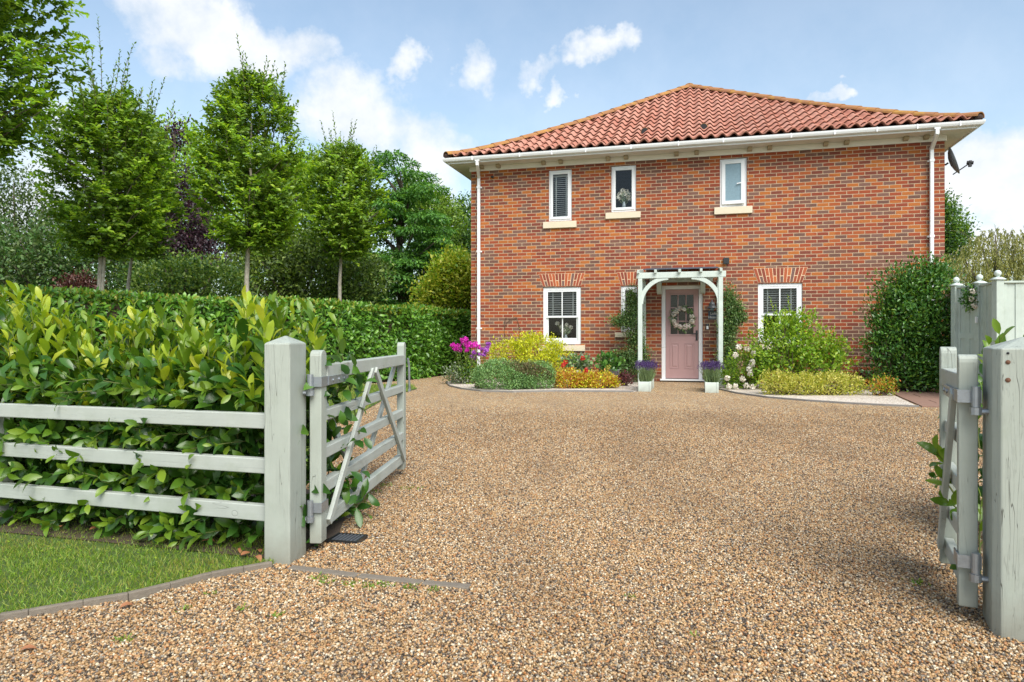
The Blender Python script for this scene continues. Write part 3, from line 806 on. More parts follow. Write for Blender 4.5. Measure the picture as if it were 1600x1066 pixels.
# loose stones in front of the camera: real pebbles as far as they can be told apart
def pebbles():
    xs = []
    me = bpy.data.meshes.new('loose_gravel')
    step = 0.12
    V = []; F = []
    y = 1.72
    gpx, gpy = G(543, 845).x, G(543, 845).y
    lawnp = [(p[0], p[1]) for p in lawn_poly]
    while y < 10.0:
        x = max(-0.82 * y, -4.2)
        while x < min(0.82 * y, 7.0):
            cx, cy = x + step / 2, y + step / 2
            c = np.array([cx]); d = np.array([cy])
            if not in_poly(c, d, lawnp)[0] and not in_poly(c, d, soil)[0] and not in_poly(c, d, strip_poly)[0] and not (cx < -0.92 and 3.0 < cy < 4.3) and not (abs(cx - gpx) < .115 and abs(cy - gpy) < .10):
                b = len(V); V += [(x, y, 0), (x + step, y, 0), (x + step, y + step, 0), (x, y + step, 0)]; F.append((b, b + 1, b + 2, b + 3))
            x += step
        y += step
    me.from_pydata(V, [], F); me.update()
    dens = me.attributes.new('dens', 'FLOAT', 'POINT')
    dens.data.foreach_set('value', [max(0.0, min(1.0, (10.0 - v[1]) / 6.0)) ** 1.7 * 27000 for v in V])
    o = link_mesh('loose_gravel', me, M['pebble']); o['kind'] = 'stuff'
    g = bpy.data.node_groups.new('loose_gravel', 'GeometryNodeTree')
    g.interface.new_socket('Geometry', in_out='INPUT', socket_type='NodeSocketGeometry')
    g.interface.new_socket('Geometry', in_out='OUTPUT', socket_type='NodeSocketGeometry')
    N = g.nodes; L = g.links
    gi = N.new('NodeGroupInput'); go = N.new('NodeGroupOutput')
    ds = N.new('GeometryNodeDistributePointsOnFaces')
    at = N.new('GeometryNodeInputNamedAttribute'); at.data_type = 'FLOAT'; at.inputs['Name'].default_value = 'dens'
    L.new(gi.outputs[0], ds.inputs['Mesh']); L.new(at.outputs['Attribute'], ds.inputs['Density'])
    ico = N.new('GeometryNodeMeshIcoSphere'); ico.inputs['Radius'].default_value = 1.0; ico.inputs['Subdivisions'].default_value = 2
    sp = N.new('GeometryNodeSetPosition')
    nz = N.new('ShaderNodeTexNoise'); nz.inputs['Scale'].default_value = 0.9; nz.inputs['Detail'].default_value = 1
    sub = N.new('ShaderNodeVectorMath'); sub.operation = 'SUBTRACT'; sub.inputs[1].default_value = (.5, .5, .5)
    scl = N.new('ShaderNodeVectorMath'); scl.operation = 'SCALE'; scl.inputs['Scale'].default_value = 1.1
    L.new(nz.outputs['Color'], sub.inputs[0]); L.new(sub.outputs[0], scl.inputs[0]); L.new(scl.outputs[0], sp.inputs['Offset'])
    sh = N.new('GeometryNodeSetShadeSmooth')
    sm = N.new('GeometryNodeSetMaterial'); sm.inputs['Material'].default_value = M['pebble']
    L.new(ico.outputs['Mesh'], sp.inputs['Geometry']); L.new(sp.outputs[0], sh.inputs[0]); L.new(sh.outputs[0], sm.inputs['Geometry'])
    up = N.new('GeometryNodeSetPosition'); ro = N.new('FunctionNodeRandomValue'); ro.data_type = 'FLOAT_VECTOR'
    ro.inputs[0].default_value = (0, 0, -0.001); ro.inputs[1].default_value = (0, 0, 0.0085); ro.inputs['Seed'].default_value = 11
    L.new(ds.outputs['Points'], up.inputs['Geometry']); L.new(ro.outputs[0], up.inputs['Offset'])
    ip = N.new('GeometryNodeInstanceOnPoints')
    L.new(up.outputs[0], ip.inputs['Points']); L.new(sm.outputs[0], ip.inputs['Instance'])
    rs = N.new('FunctionNodeRandomValue'); rs.data_type = 'FLOAT_VECTOR'
    rs.inputs[0].default_value = (0.0030, 0.0026, 0.0024); rs.inputs[1].default_value = (0.0064, 0.0054, 0.0050)
    rr = N.new('FunctionNodeRandomValue'); rr.data_type = 'FLOAT_VECTOR'
    rr.inputs[0].default_value = (-0.5, -0.5, 0); rr.inputs[1].default_value = (0.5, 0.5, 6.28); rr.inputs['Seed'].default_value = 3
    L.new(rs.outputs[0], ip.inputs['Scale']); L.new(rr.outputs[0], ip.inputs['Rotation'])
    L.new(ip.outputs[0], go.inputs[0])
    md = o.modifiers.new('stones', 'NODES'); md.node_group = g
pebbles()

# ------------------------------------------------------------------ house
TH = R(-15.02)
OX, OY = -0.965, 16.09
UX, UY = math.cos(TH), math.sin(TH)
NX, NY = -math.sin(TH), math.cos(TH)           # inward normal of the facade
W_, D_ = 9.876, 11.0
def Fc(px, py, out=0.0):
    """photo pixel -> (u, z) on the plane standing 'out' metres in front of the facade"""
    k = (px - 800) / FPX
    ax, ay = OX - out * NX, OY - out * NY
    u = (k * ay - ax) / (UX - k * UY)
    Y = ay + u * UY
    return u, CAMZ + (HOR - py) / FPX * Y
def H2W(u, v, z=0):
    return Vector((OX + u * UX + v * NX, OY + u * UY + v * NY, z))
house = empty('brick_house', (OX, OY, 0), TH, 'two storey red brick house with a clay pantile hipped roof and a pink front door', 'house')

WIN = [  # px0, px1, top, bottom at their own middle
    dict(k='blind', x=(857.3, 893.3), y=(265.5, 345.5), sill=(849, 901, 346, 356.5)),
    dict(k='flower', x=(955.0, 993.8), y=(258.8, 331.0), sill=(946.5, 1001, 331.5, 341.5)),
    dict(k='frost', x=(1124.8, 1167.2), y=(247.5, 323.0), sill=(1116, 1175.5, 323, 334.5)),
    dict(k='sash', x=(848.2, 907.8), y=(448.5, 538.5), sill=(842, 914.3, 539.5, 548.5)),
    dict(k='plain', x=(970.0, 995.5), y=(447.0, 518.5), sill=(961, 1004, 519.5, 527.0)),
    dict(k='sash', x=(1184.3, 1254.0), y=(442.5, 537.0), sill=(1177, 1261, 538, 547.5)),
]
holes = []
for w in WIN:
    xm = (w['x'][0] + w['x'][1]) / 2
    u0, _ = Fc(w['x'][0], 400); u1, _ = Fc(w['x'][1], 400)
    _, z1 = Fc(xm, w['y'][0]); _, z0 = Fc(xm, w['y'][1])
    w['r'] = (u0, u1, z0, z1); holes.append(w['r'])
du0, _ = Fc(1033.5, 500); du1, _ = Fc(1098.2, 500); _, dz1 = Fc(1066, 446)
holes.append((du0, du1, 0.0, dz1))

WALL_TOP = 4.99
def front_wall():
    mb = MB()
    us = sorted({0, W_, *[h[0] for h in holes], *[h[1] for h in holes]})
    zs = sorted({-0.05, WALL_TOP, *[h[2] for h in holes], *[h[3] for h in holes]})
    for a, b in zip(us[:-1], us[1:]):
        for c, d in zip(zs[:-1], zs[1:]):
            um, zm = (a + b) / 2, (c + d) / 2
            if any(h[0] < um < h[1] and h[2] < zm < h[3] for h in holes): continue
            mb.add([(a, 0, c), (b, 0, c), (b, 0, d), (a, 0, d)], [(0, 1, 2, 3)])
    t = 0.28
    for (a, b, c, d) in holes:
        mb.add([(a, 0, c), (a, t, c), (a, t, d), (a, 0, d)], [(0, 1, 2, 3)])
        mb.add([(b, 0, c), (b, t, c), (b, t, d), (b, 0, d)], [(0, 3, 2, 1)])
        mb.add([(a, 0, c), (b, 0, c), (b, t, c), (a, t, c)], [(0, 1, 2, 3)])
        mb.add([(a, 0, d), (b, 0, d), (b, t, d), (a, t, d)], [(0, 3, 2, 1)])
    for (a, b) in (((W_, 0), (W_, D_)), ((W_, D_), (0, D_)), ((0, D_), (0, 0))):
        mb.add([(*a, -.05), (*b, -.05), (*b, WALL_TOP), (*a, WALL_TOP)], [(0, 1, 2, 3)])
    me = bpy.data.meshes.new('wall'); me.from_pydata(mb.v, [], mb.f); me.update()
    link_mesh('wall', me, M['brick'], house)
front_wall()
# dark rooms behind the windows (floor and partition inside the house)
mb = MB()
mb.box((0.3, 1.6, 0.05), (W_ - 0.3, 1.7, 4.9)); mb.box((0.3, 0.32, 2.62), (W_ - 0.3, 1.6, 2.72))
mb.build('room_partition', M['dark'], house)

def loop_sweep(name, prof, mat, bevel=0):
    """closed profile of (offset outward, z) swept round the four corners"""
    mb = MB(); n = len(prof); vs = []
    for (cx, cy, sx, sy) in ((0, 0, -1, -1), (W_, 0, 1, -1), (W_, D_, 1, 1), (0, D_, -1, 1)):
        vs += [(cx + sx * o, cy + sy * o, z) for (o, z) in prof]
    fs = []
    for i in range(4):
        j = (i + 1) % 4
        for k in range(n):
            l = (k + 1) % n
            fs.append((i * n + k, j * n + k, j * n + l, i * n + l))
    mb.add(vs, fs)
    return mb.build(name, mat, house, None, bevel)
loop_sweep('frieze_board', [(0.003, 4.862), (0.030, 4.862), (0.030, 4.975), (0.003, 4.975)], M['eave'])
loop_sweep('soffit', [(0.0, 4.978), (0.405, 4.978), (0.405, 5.0), (0.0, 5.0)], M['soffit'])
loop_sweep('fascia', [(0.408, 4.965), (0.430, 4.965), (0.430, 5.085), (0.408, 5.085)], M['white'])
loop_sweep('gutter', [(0.434, 5.005), (0.475, 4.998), (0.505, 5.015), (0.522, 5.05), (0.528, 5.078), (0.528, 5.086), (0.517, 5.086), (0.508, 5.05), (0.47, 5.018), (0.445, 5.02), (0.445, 5.08), (0.434, 5.08)], M['white'])
for px in (738, 812, 862, 915, 986, 1060, 1130, 1236, 1304, 1370, 1433, 1500):
    u, _ = Fc(px, 250, 0.5); MB().box((u - 0.012, -0.531, 5.0), (u + 0.012, -0.43, 5.092)).build('gutter_bracket', M['white'], house)
for i, px in enumerate((752.7, 778.3, 849, 876, 950, 978, 1057, 1088.5, 1171.6, 1202.8, 1290.3, 1323, 1415.6, 1447.5)):
    u, _ = Fc(px, 250, 0.09)
    mb = MB()
    pr = [(-.045, -.031, 4.900), (-.045, -.085, 4.896), (-.045, -.135, 4.915), (-.045, -.15, 4.945), (-.045, -.15, 4.977), (-.045, -.031, 4.977)]
    mb.prism(pr, (u, 0, 0), (u + 0.09, 0, 0))
    mb.build('eaves_bracket', M['bracket'], house, None, 0.006)

# roof: four slopes of pantiles, sprocketed at the eaves
E_ = 0.465
SMAX = W_ / 2 + E_
ps = np.array([0.0, 0.37, 1.2, 2.78, 4.10, SMAX + 0.02]); pz = np.array([5.125, 5.245, 5.655, 6.535, 7.33, 8.12])
def roof_z(s): return np.interp(s, ps, pz)
def slope_mesh(org, along, inward, L, name):
    gauge = 0.36; per = 0.23; sub = 8
    nc = int(math.ceil(SMAX / gauge))
    V = []; F4 = []; mi = []; at = []
    def wave(x):
        f = (x / per) % 1.0
        a = np.where(f < 0.62, 0.5 - 0.5 * np.cos(f / 0.62 * math.pi), 0.5 + 0.5 * np.cos((f - 0.62) / 0.38 * math.pi))
        return (a - 0.3) * 0.082
    b = 0
    r = np.random.default_rng(len(name) + int(L * 100))
    tilev = r.random((nc + 1, int(L / per) + 3))
    for c in range(nc):
        s0 = c * gauge; s1 = min((c + 1) * gauge + 0.02, SMAX)
        rows = [(s0, 0.046), ((s0 + s1) / 2, 0.024), (s1, 0.0)]
        a0 = s0
        xs = np.arange(math.floor(a0 / per) * per, L - a0 + per, per / sub)
        jit = (tilev[c][np.clip((xs / per).astype(int), 0, tilev.shape[1] - 1)] - 0.5) * 0.010
        lines = []
        for (s, dz) in [(s0 + .11, -0.012), (s0, 0.028)] + rows:
            lo, hi = s, L - s
            x = np.clip(xs, lo, hi)
            zz = roof_z(s) + wave(xs) + dz + jit * (1 if dz > 0.025 else 0.3)
            sj = s - 0.012 * (1 if s == s0 else 0) + jit * (0.8 if s == s0 else 0)
            pts = org[None, :] + along[None, :] * x[:, None] + inward[None, :] * (sj * np.ones_like(x))[:, None]
            lines.append(np.column_stack([pts, zz]))
        m = len(xs)
        for ln in lines: V.append(ln)
        for k in range(4):
            i = np.arange(m - 1)
            q = np.stack([b + k * m + i, b + k * m + i + 1, b + (k + 1) * m + i + 1, b + (k + 1) * m + i], 1)
            xa = np.clip(xs[:-1], s0, L - s0); xb = np.clip(xs[1:], s0, L - s0)
            keep = (xb - xa) > 1e-5
            F4.append(q[keep]); at.append(tilev[c][np.clip((xs[:-1] / per + 1e-6).astype(int), 0, tilev.shape[1] - 1)][keep]); mi.append(np.zeros(keep.sum(), int))
        b += 5 * m
    # underlay below the tiles
    ss = np.linspace(0.0, SMAX, 24)
    base = sum(len(v) for v in V)
    ul = []
    for s in ss:
        for x in (s, L - s):
            p = org + along * x + inward * s
            ul.append((p[0], p[1], roof_z(s) - 0.035))
    V.append(np.array(ul))
    i = np.arange(len(ss) - 1) * 2 + base
    q = np.stack([i, i + 1, i + 3, i + 2], 1)
    F4.append(q); mi.append(np.ones(len(q), int)); at.append(np.zeros(len(q)))
    np_mesh(name, np.concatenate(V), np.concatenate(F4), [M['tile'], M['underlay']], house, None, np.concatenate(mi), False, np.concatenate(at))
A2 = lambda *v: np.array(v, float)
slope_mesh(A2(-E_, -E_), A2(1, 0), A2(0, 1), W_ + 2 * E_, 'roof_slope')
slope_mesh(A2(W_ + E_, -E_), A2(0, 1), A2(-1, 0), D_ + 2 * E_, 'roof_slope')
slope_mesh(A2(W_ + E_, D_ + E_), A2(-1, 0), A2(0, -1), W_ + 2 * E_, 'roof_slope')
slope_mesh(A2(-E_, D_ + E_), A2(0, -1), A2(1, 0), D_ + 2 * E_, 'roof_slope')
def hip_tiles(pts, name='hip_tiles'):
    """half-round tiles laid in a row along a polyline"""
    mb = MB(); acc = [0.0]
    pts = [Vector(p) for p in pts]
    for a, b in zip(pts[:-1], pts[1:]): acc.append(acc[-1] + (b - a).length)
    def at(d):
        for i in range(len(pts) - 1):
            if d <= acc[i + 1] or i == len(pts) - 2:
                return pts[i] + (pts[i + 1] - pts[i]) * ((d - acc[i]) / (acc[i + 1] - acc[i]))
    n = int(acc[-1] / 0.42); st = acc[-1] / n
    for i in range(n):
        a = at(i * st - 0.02 if i else 0.0); b = at((i + 1) * st + 0.012)
        d = (b - a).normalized(); sd = d.cross(Vector((0, 0, 1))).normalized(); u = sd.cross(d)
        k = 9; base = []
        for (c, r, lift) in ((a, 0.127, 0.011), (b, 0.118, 0.0)):
            for rr in (r, r - 0.02):
                for j in range(k):
                    t = math.pi * j / (k - 1)
                    base.append(c + sd * (math.cos(t) * rr * 1.1) + u * (math.sin(t) * rr * 0.78 - 0.035 + lift))
        f = []
        for j in range(k - 1):
            f += [(j, j + 1, 2 * k + j + 1, 2 * k + j), (k + j, 3 * k + j, 3 * k + j + 1, k + j + 1), (j, k + j, k + j + 1, j + 1), (2 * k + j, 2 * k + j + 1, 3 * k + j + 1, 3 * k + j)]
        f += [(0, 2 * k, 3 * k, k), (k - 1, 2 * k - 1, 4 * k - 1, 3 * k - 1)]
        mb.add(base, f)
    return mb.build(name, M['hip'], house)
ss = np.linspace(0, SMAX, 22)
for (cx, cy, sx, sy) in ((-E_, -E_, 1, 1), (W_ + E_, -E_, -1, 1), (W_ + E_, D_ + E_, -1, -1), (-E_, D_ + E_, 1, -1)):
    hip_tiles([(cx + sx * s, cy + sy * s, roof_z(s) + 0.055) for s in ss])
hip_tiles([(W_ / 2, SMAX - E_, roof_z(SMAX) + 0.07), (W_ / 2, D_ + E_ - SMAX, roof_z(SMAX) + 0.07)], 'ridge_tiles')
# mortar bedding closing the ends of the two front hips
for (cx, sx) in ((-E_, 1), (W_ + E_, -1)):
    mb = MB(); mb.lathe([(0.05, -0.02), (0.075, 0.01), (0.08, 0.05), (0.04, 0.085)], (cx + sx * 0.03, -E_ + 0.03, 5.12), 12)
    mb.build('hip_end_mortar', M['underlay'], house)
# roof ventilators; the shade in each opening is a near-black disc
for (px, py) in ((1007.5, 205.0), (1099.5, 198.5)):
    k = (px - 800) / FPX
    best = None
    for s in np.arange(0.05, 4, 0.01):
        u, z = Fc(px, py, E_ - s)
        e = z - (roof_z(s) + 0.06)
        if best is None or abs(e) < best[0]: best = (abs(e), s, u, z)
    _, s, u, z = best
    v = s - E_
    mb = MB(); mb.tube([(u, v + 0.18, z - 0.03), (u, v - 0.02, z - 0.015)], [0.095, 0.095], 14)
    vent = mb.build('roof_vent', M['hip'], house)
    mb = MB(); mb.lathe([(0.082, 0.0), (0.083, 0.012)], (u, v - 0.034, z - 0.015), 14, axis='y')
    mb.build('vent_shade_disc', M['dark'], vent)

# flat brick arches over the ground floor windows
for (b0, b1, t0, t1, yb, yt) in ((848.2, 907.8, 841.5, 914.0, 447.3, 427.5), (970, 1000, 963.5, 1007, 445.8, 425.0), (1184.3, 1254, 1176.6, 1262.2, 441.5, 418.5)):
    ub0, zb = Fc(b0, yb); ub1, _ = Fc(b1, yb); ut0, zt = Fc(t0, yt); ut1, _ = Fc(t1, yt)
    xm = (b0 + b1) / 2; _, zb = Fc(xm, yb); _, zt = Fc(xm, yt)
    n = max(6, int((ut1 - ut0) / 0.074))
    mb = MB()
    mb.add([(ub0, -0.004, zb), (ub1, -0.004, zb), (ut1, -0.004, zt), (ut0, -0.004, zt)], [(0, 1, 2, 3)], 1)
    for i in range(n):
        f0 = (i + 0.10) / n; f1 = (i + 0.90) / n
        q = [(ub0 + (ub1 - ub0) * f0, zb + .004), (ub0 + (ub1 - ub0) * f1, zb + .004), (ut0 + (ut1 - ut0) * f1, zt - .006), (ut0 + (ut1 - ut0) * f0, zt - .006)]
        if i % 2:   # half-length joint in every other voussoir
            mid = 0.45
            def mixp(a, b, t): return (a[0] + (b[0] - a[0]) * t, a[1] + (b[1] - a[1]) * t)
            parts = [[q[0], q[1], mixp(q[1], q[2], mid - .03), mixp(q[0], q[3], mid - .03)], [mixp(q[0], q[3], mid + .03), mixp(q[1], q[2], mid + .03), q[2], q[3]]]
        else: parts = [q]
        for p in parts:
            mb.add([(x, -0.006, z) for x, z in p] + [(x, 0.0, z) for x, z in p], [(0, 1, 2, 3), (0, 4, 5, 1), (1, 5, 6, 2), (2, 6, 7, 3), (3, 7, 4, 0)])
    mb.build('brick_arch', [M['arch'], M['mortar']], house)

def frame_boxes(mb, u0, u1, z0, z1, w, y0, y1, wb=None):
    wb = wb or w
    mb.box((u0, y0, z0), (u0 + w, y1, z1)); mb.box((u1 - w, y0, z0), (u1, y1, z1))
    mb.box((u0 + w, y0, z1 - w), (u1 - w, y1, z1)); mb.box((u0 + w, y0, z0), (u1 - w, y1, z0 + wb))
def blind(u0, u1, z0, z1, y, parent, gap=0.05):
    mb = MB(); z = z1 - 0.03
    mb.box((u0, y - .02, z1 - 0.035), (u1, y + .02, z1))
    while z > z0:
        mb.add([(u0, y - 0.018, z - 0.008), (u1, y - 0.018, z - 0.008), (u1, y + 0.018, z + 0.010), (u0, y + 0.018, z + 0.010),
                (u0, y - 0.018, z - 0.011), (u1, y - 0.018, z - 0.011), (u1, y + 0.018, z + 0.007), (u0, y + 0.018, z + 0.007)],
               [(0, 1, 2, 3), (7, 6, 5, 4), (0, 4, 5, 1), (2, 6, 7, 3)])
        z -= gap
    mb.box((u0, y - .02, z0 - 0.012), (u1, y + .02, z0 + 0.012))
    for f in (0.18, 0.82):
        x = u0 + (u1 - u0) * f
        mb.box((x - .012, y - 0.024, z0), (x + .012, y - 0.0215, z1))
    return mb.build('blind', M['blind'], parent)

for w in WIN:
    u0, u1, z0, z1 = w['r']
    mb = MB()
    fr = 0.062 if w['k'] != 'sash' else 0.07
    frame_boxes(mb, u0 + .002, u1 - .002, z0 + .002, z1 - .002, fr, 0.03, 0.10, fr * 1.1)
    win = mb.build('window', M['white'], house, None, 0.006)
    su0, _ = Fc(w['sill'][0], 400); su1, _ = Fc(w['sill'][1], 400)
    sx = (w['sill'][0] + w['sill'][1]) / 2; _, sz0 = Fc(sx, w['sill'][3]); _, sz1 = Fc(sx, w['sill'][2])
    mb = MB()
    mb.add([(su0, -0.05, sz0), (su1, -0.05, sz0), (su1, 0.03, sz0), (su0, 0.03, sz0), (su0, -0.05, sz1 - .008), (su1, -0.05, sz1 - .008), (su1, 0.03, sz1), (su0, 0.03, sz1)],
           [(0, 3, 2, 1), (4, 5, 6, 7), (0, 1, 5, 4), (1, 2, 6, 5), (2, 3, 7, 6), (3, 0, 4, 7)])
    mb.build('sill', M['stone'], win, None, 0.005)
    a, b, c, d = u0 + fr, u1 - fr, z0 + fr * 1.1, z1 - fr
    if w['k'] in ('blind', 'flower', 'plain'):
        mb = MB(); s = 0.055
        frame_boxes(mb, a - .022, b + .022, c - .022, d + .022, s, 0.012, 0.06)
        mb.box(((a + b) / 2 - .10, 0.006, d - 0.002), ((a + b) / 2 + .10, 0.012, d + 0.014))
        mb.build('sash', M['white'], win, None, 0.008)
        ga, gb, gc, gd = a + .03, b - .03, c + .03, d - .03
        mb = MB(); mb.add([(ga, 0.032, gc), (gb, 0.032, gc), (gb, 0.032, gd), (ga, 0.032, gd)], [(0, 1, 2, 3)]); mb.build('pane', M['glass'], win)
        if w['k'] == 'blind': blind(ga - .01, gb + .01, gc + 0.03, gd, 0.16, win, 0.045)
    elif w['k'] == 'frost':
        # casement standing ajar, hinged on its left side
        piv = Vector((a - .022, 0.012, 0)); an = R(-7)
        def sw(mbx):
            vs = []
            for (x, y, z) in mbx.v:
                dx, dy = x - piv.x, y - piv.y
                vs.append((piv.x + dx * math.cos(an) - dy * math.sin(an), piv.y + dx * math.sin(an) + dy * math.cos(an), z))
            mbx.v = vs; return mbx
        mb = MB(); frame_boxes(mb, a - .022, b + .014, c - .012, d + .018, 0.072, 0.002, 0.05); mb.box(((a + b) / 2 - .10, -0.004, d - 0.02), ((a + b) / 2 + .10, 0.002, d - 0.004))
        sash = sw(mb).build('sash', M['white'], win, None, 0.008)
        mb = MB(); mb.box((a + .049, 0.02, c + .058), (b - .057, 0.026, d - .052)); sw(mb).build('pane', M['frost'], win)
        mb = MB(); mb.bar((b - 0.055, -0.012, c + (d - c) * .47), (b - 0.14, -0.014, c + (d - c) * .455), 0.014, 0.02); sw(mb).build('handle', M['white'], win)
    else:
        zm = c + (d - c) * 0.485
        mb = MB(); s = 0.038
        frame_boxes(mb, a + .001, b - .001, zm - 0.028, d - .001, s, 0.035, 0.07)
        mb.box(((a + b) / 2 - .012, 0.04, zm + 0.012), ((a + b) / 2 + .012, 0.062, d - s))
        frame_boxes(mb, a + .001, b - .001, c + .001, zm + 0.028, s + .008, 0.073, 0.105, 0.07)
        mb.box(((a + b) / 2 - .012, 0.078, c + 0.07), ((a + b) / 2 + .012, 0.098, zm - 0.02))
        mb.box(((a + b) / 2 - .16, 0.028, d + 0.004), ((a + b) / 2 + .16, 0.03 - 0.0005, d + 0.02))
        mb.build('sash', M['white'], win, None, 0.005)
        mb = MB(); mb.add([(a + s, 0.050, zm), (b - s, 0.050, zm), (b - s, 0.050, d - s), (a + s, 0.050, d - s)], [(0, 1, 2, 3)]); mb.build('pane', M['glass'], win)
        mb = MB(); mb.add([(a + s, 0.086, c + .06), (b - s, 0.086, c + .06), (b - s, 0.086, zm), (a + s, 0.086, zm)], [(0, 1, 2, 3)]); mb.build('pane', M['glass'], win)
        blind(a + 0.005, b - 0.005, zm + 0.01, d, 0.17, win, 0.05)

# downpipes with a swan-neck to the gutter
for px in (748.3, 1455.5):
    u, _ = Fc(px, 400, 0.06)
    px_top = px - 2 if px < 1000 else px + 8
    mb = MB(); w = 0.034
    ut, _ = Fc(px_top, 235 if px < 1000 else 205, 0.44)
    mb.box((ut - .055, -0.50, 4.975), (ut + .055, -0.435, 5.03))
    mb.bar((ut, -0.465, 5.0), (ut, -0.465, 4.88), 0.066, 0.066, (0, 1, 0))
    mb.bar((ut, -0.465, 4.90), (u, -0.07, 4.70), 0.066, 0.066, (0, 0, 1))
    mb.bar((u, -0.07, 4.74), (u, -0.07, 0.06), 0.066, 0.066, (0, 1, 0))
    pipe = mb.build('downpipe', M['white'], house, None, 0.008)
    for z in (4.45, 2.95, 1.15):
        mb = MB(); mb.box((u - .042, -0.108, z), (u + .042, -0.032, z + .05)); mb.box((u - .06, -0.034, z + .01), (u + .06, 0.004, z + .04))
        mb.build('pipe_clip', M['white'], pipe)

# front door
def door():
    e = 0.002
    fw = 0.085; y0, y1 = 0.045, 0.12
    mb = MB()
    mb.box((du0 + e, y0, 0.06), (du0 + fw, y1, dz1 - e)); mb.box((du1 - fw, y0, 0.06), (du1 - e, y1, dz1 - e)); mb.box((du0 + fw, y0, dz1 - fw * 0.95), (du1 - fw, y1, dz1 - e))
    mb.box((du0 - 0.03, -0.05, 0.025), (du1 + 0.03, y1, 0.06))
    fr = mb.build('door_frame', M['white'], house, None, 0.005)
    a, b, c, d = du0 + fw + .004, du1 - fw - .004, 0.07, dz1 - fw * .95 - .004
    Wd, Hd = b - a, d - c
    L = lambda f: a + Wd * f; Z = lambda f: c + Hd * f          # fractions of the leaf, z from the bottom
    mb = MB(); y0, y1 = 0.062, 0.108
    gx0, gx1, gz0, gz1 = L(.135), L(.865), Z(.492), Z(.945)
    mb.box((a, y0, c), (gx0, y1, d)); mb.box((gx1, y0, c), (b, y1, d)); mb.box((gx0, y0, gz1), (gx1, y1, d)); mb.box((gx0, y0, c), (gx1, y1, gz0))
    mb.box((gx0 - .035, y0 - .014, gz0 - 0.022), (gx1 + .035, y0 - .0005, gz0 + 0.012))
    mb.box((gx0 - .02, y0 - .010, gz0 + .012), (gx0 + .012, y0 - .0005, gz1 + .02)); mb.box((gx1 - .012, y0 - .010, gz0 + .012), (gx1 + .02, y0 - .0005, gz1 + .02)); mb.box((gx0 + .012, y0 - .010, gz1 - .012), (gx1 - .012, y0 - .0005, gz1 + .02))
    for k in (1, 2):
        x = gx0 + (gx1 - gx0) * k / 3; mb.box((x - .011, y0 - .006, gz0 + .012), (x + .011, y0 + .02, gz1 - .012))
        z = gz0 + (gz1 - gz0) * k / 3
        for q in range(3):
            xa = gx0 + (gx1 - gx0) * q / 3 + .0115; xb = gx0 + (gx1 - gx0) * (q + 1) / 3 - .0115
            mb.box((xa, y0 - .006, z - .011), (xb, y0 + .02, z + .011))
    dr = mb.build('door', M['pink'], house, None, 0.004)
    for (f0, f1) in ((.13, .42), (.57, .86)):
        mb = MB()
        x0, x1, z0, z1 = L(f0), L(f1), Z(.11), Z(.40)
        frame_boxes(mb, x0, x1, z0, z1, 0.022, y0 - .009, y0 - .0005)
        i = 0.045
        mb.add([(x0 + i, y0 - .001, z0 + i), (x1 - i, y0 - .001, z0 + i), (x1 - i, y0 - .001, z1 - i), (x0 + i, y0 - .001, z1 - i), (x0 + i + .02, y0 - .010, z0 + i + .02), (x1 - i - .02, y0 - .010, z0 + i + .02), (x1 - i - .02, y0 - .010, z1 - i - .02), (x0 + i + .02, y0 - .010, z1 - i - .02)],
               [(0, 1, 5, 4), (1, 2, 6, 5), (2, 3, 7, 6), (3, 0, 4, 7), (4, 5, 6, 7)])
        mb.build('panel', M['pink'], dr, None, 0.004)
    mb = MB(); mb.add([(gx0, y0 + .022, gz0), (gx1, y0 + .022, gz0), (gx1, y0 + .022, gz1), (gx0, y0 + .022, gz1)], [(0, 1, 2, 3)]); mb.build('glazing', M['glass'], dr)
    hx = L(.945)
    mb = MB(); mb.box((hx - .022, y0 - .012, Z(.425)), (hx + .022, y0 - .0005, Z(.54)))
    mb.bar((hx, y0 - .035, Z(.505)), (hx - .12, y0 - .037, Z(.503)), 0.016, 0.02); mb.tube([(hx, y0 - .01, Z(.505)), (hx, y0 - .042, Z(.505))], 0.012, 8)
    mb.build('handle', M['black'], dr, None, 0.003)
    mb = MB(); mb.box((a + .002, 0.055, c + .006), (b - .002, 0.0615, c + .02)); mb.build('weather_bar', M['pink'], dr)
    return gx0, gx1, gz0, gz1
GX0, GX1, GZ0, GZ1 = door()
mb = MB(); mb.box((du0, 0.30, 0), (du1, 0.33, dz1)); mb.build('hall_dark_panel', M['dark'], house)  # near-black panel stands in for the unlit hall behind the glazing

# ------------------------------------------------------------------ things on the facade
def facade_thing(name, u, out, z, label, cat, group=None):
    p = H2W(u, -out, z)
    return empty(name, p, TH, label, cat, group)

# porch (an open wooden canopy): local x along the facade, y inwards, origin under the left front post
POUT = 1.12
pu0, pz0 = Fc(1000.3, 430, POUT); pu1, pz1 = Fc(1126.0, 428, POUT)
PW = pu1 - pu0
porch = facade_thing('porch', pu0, POUT, 0, 'pale green wooden porch canopy with curved braces over the pink front door', 'porch')
bz = (pz0 + pz1) / 2 - 0.01
pwid = 0.086
for x in (0, PW):
    MB().box((x - pwid / 2, -pwid / 2, -0.02), (x + pwid / 2, pwid / 2, bz - 0.062)).build('post', M['porch'], porch, None, 0.006)
    MB().box((x - pwid / 2, POUT - 0.09, 0.02), (x + pwid / 2, POUT - 0.012, bz - 0.02)).build('wall_post', M['porch'], porch, None, 0.006)
MB().box((-0.07, -0.04, bz - 0.06), (PW + 0.10, 0.04, bz + 0.06)).build('front_beam', M['sage_x'] if False else M['porch'], porch, None, 0.008)
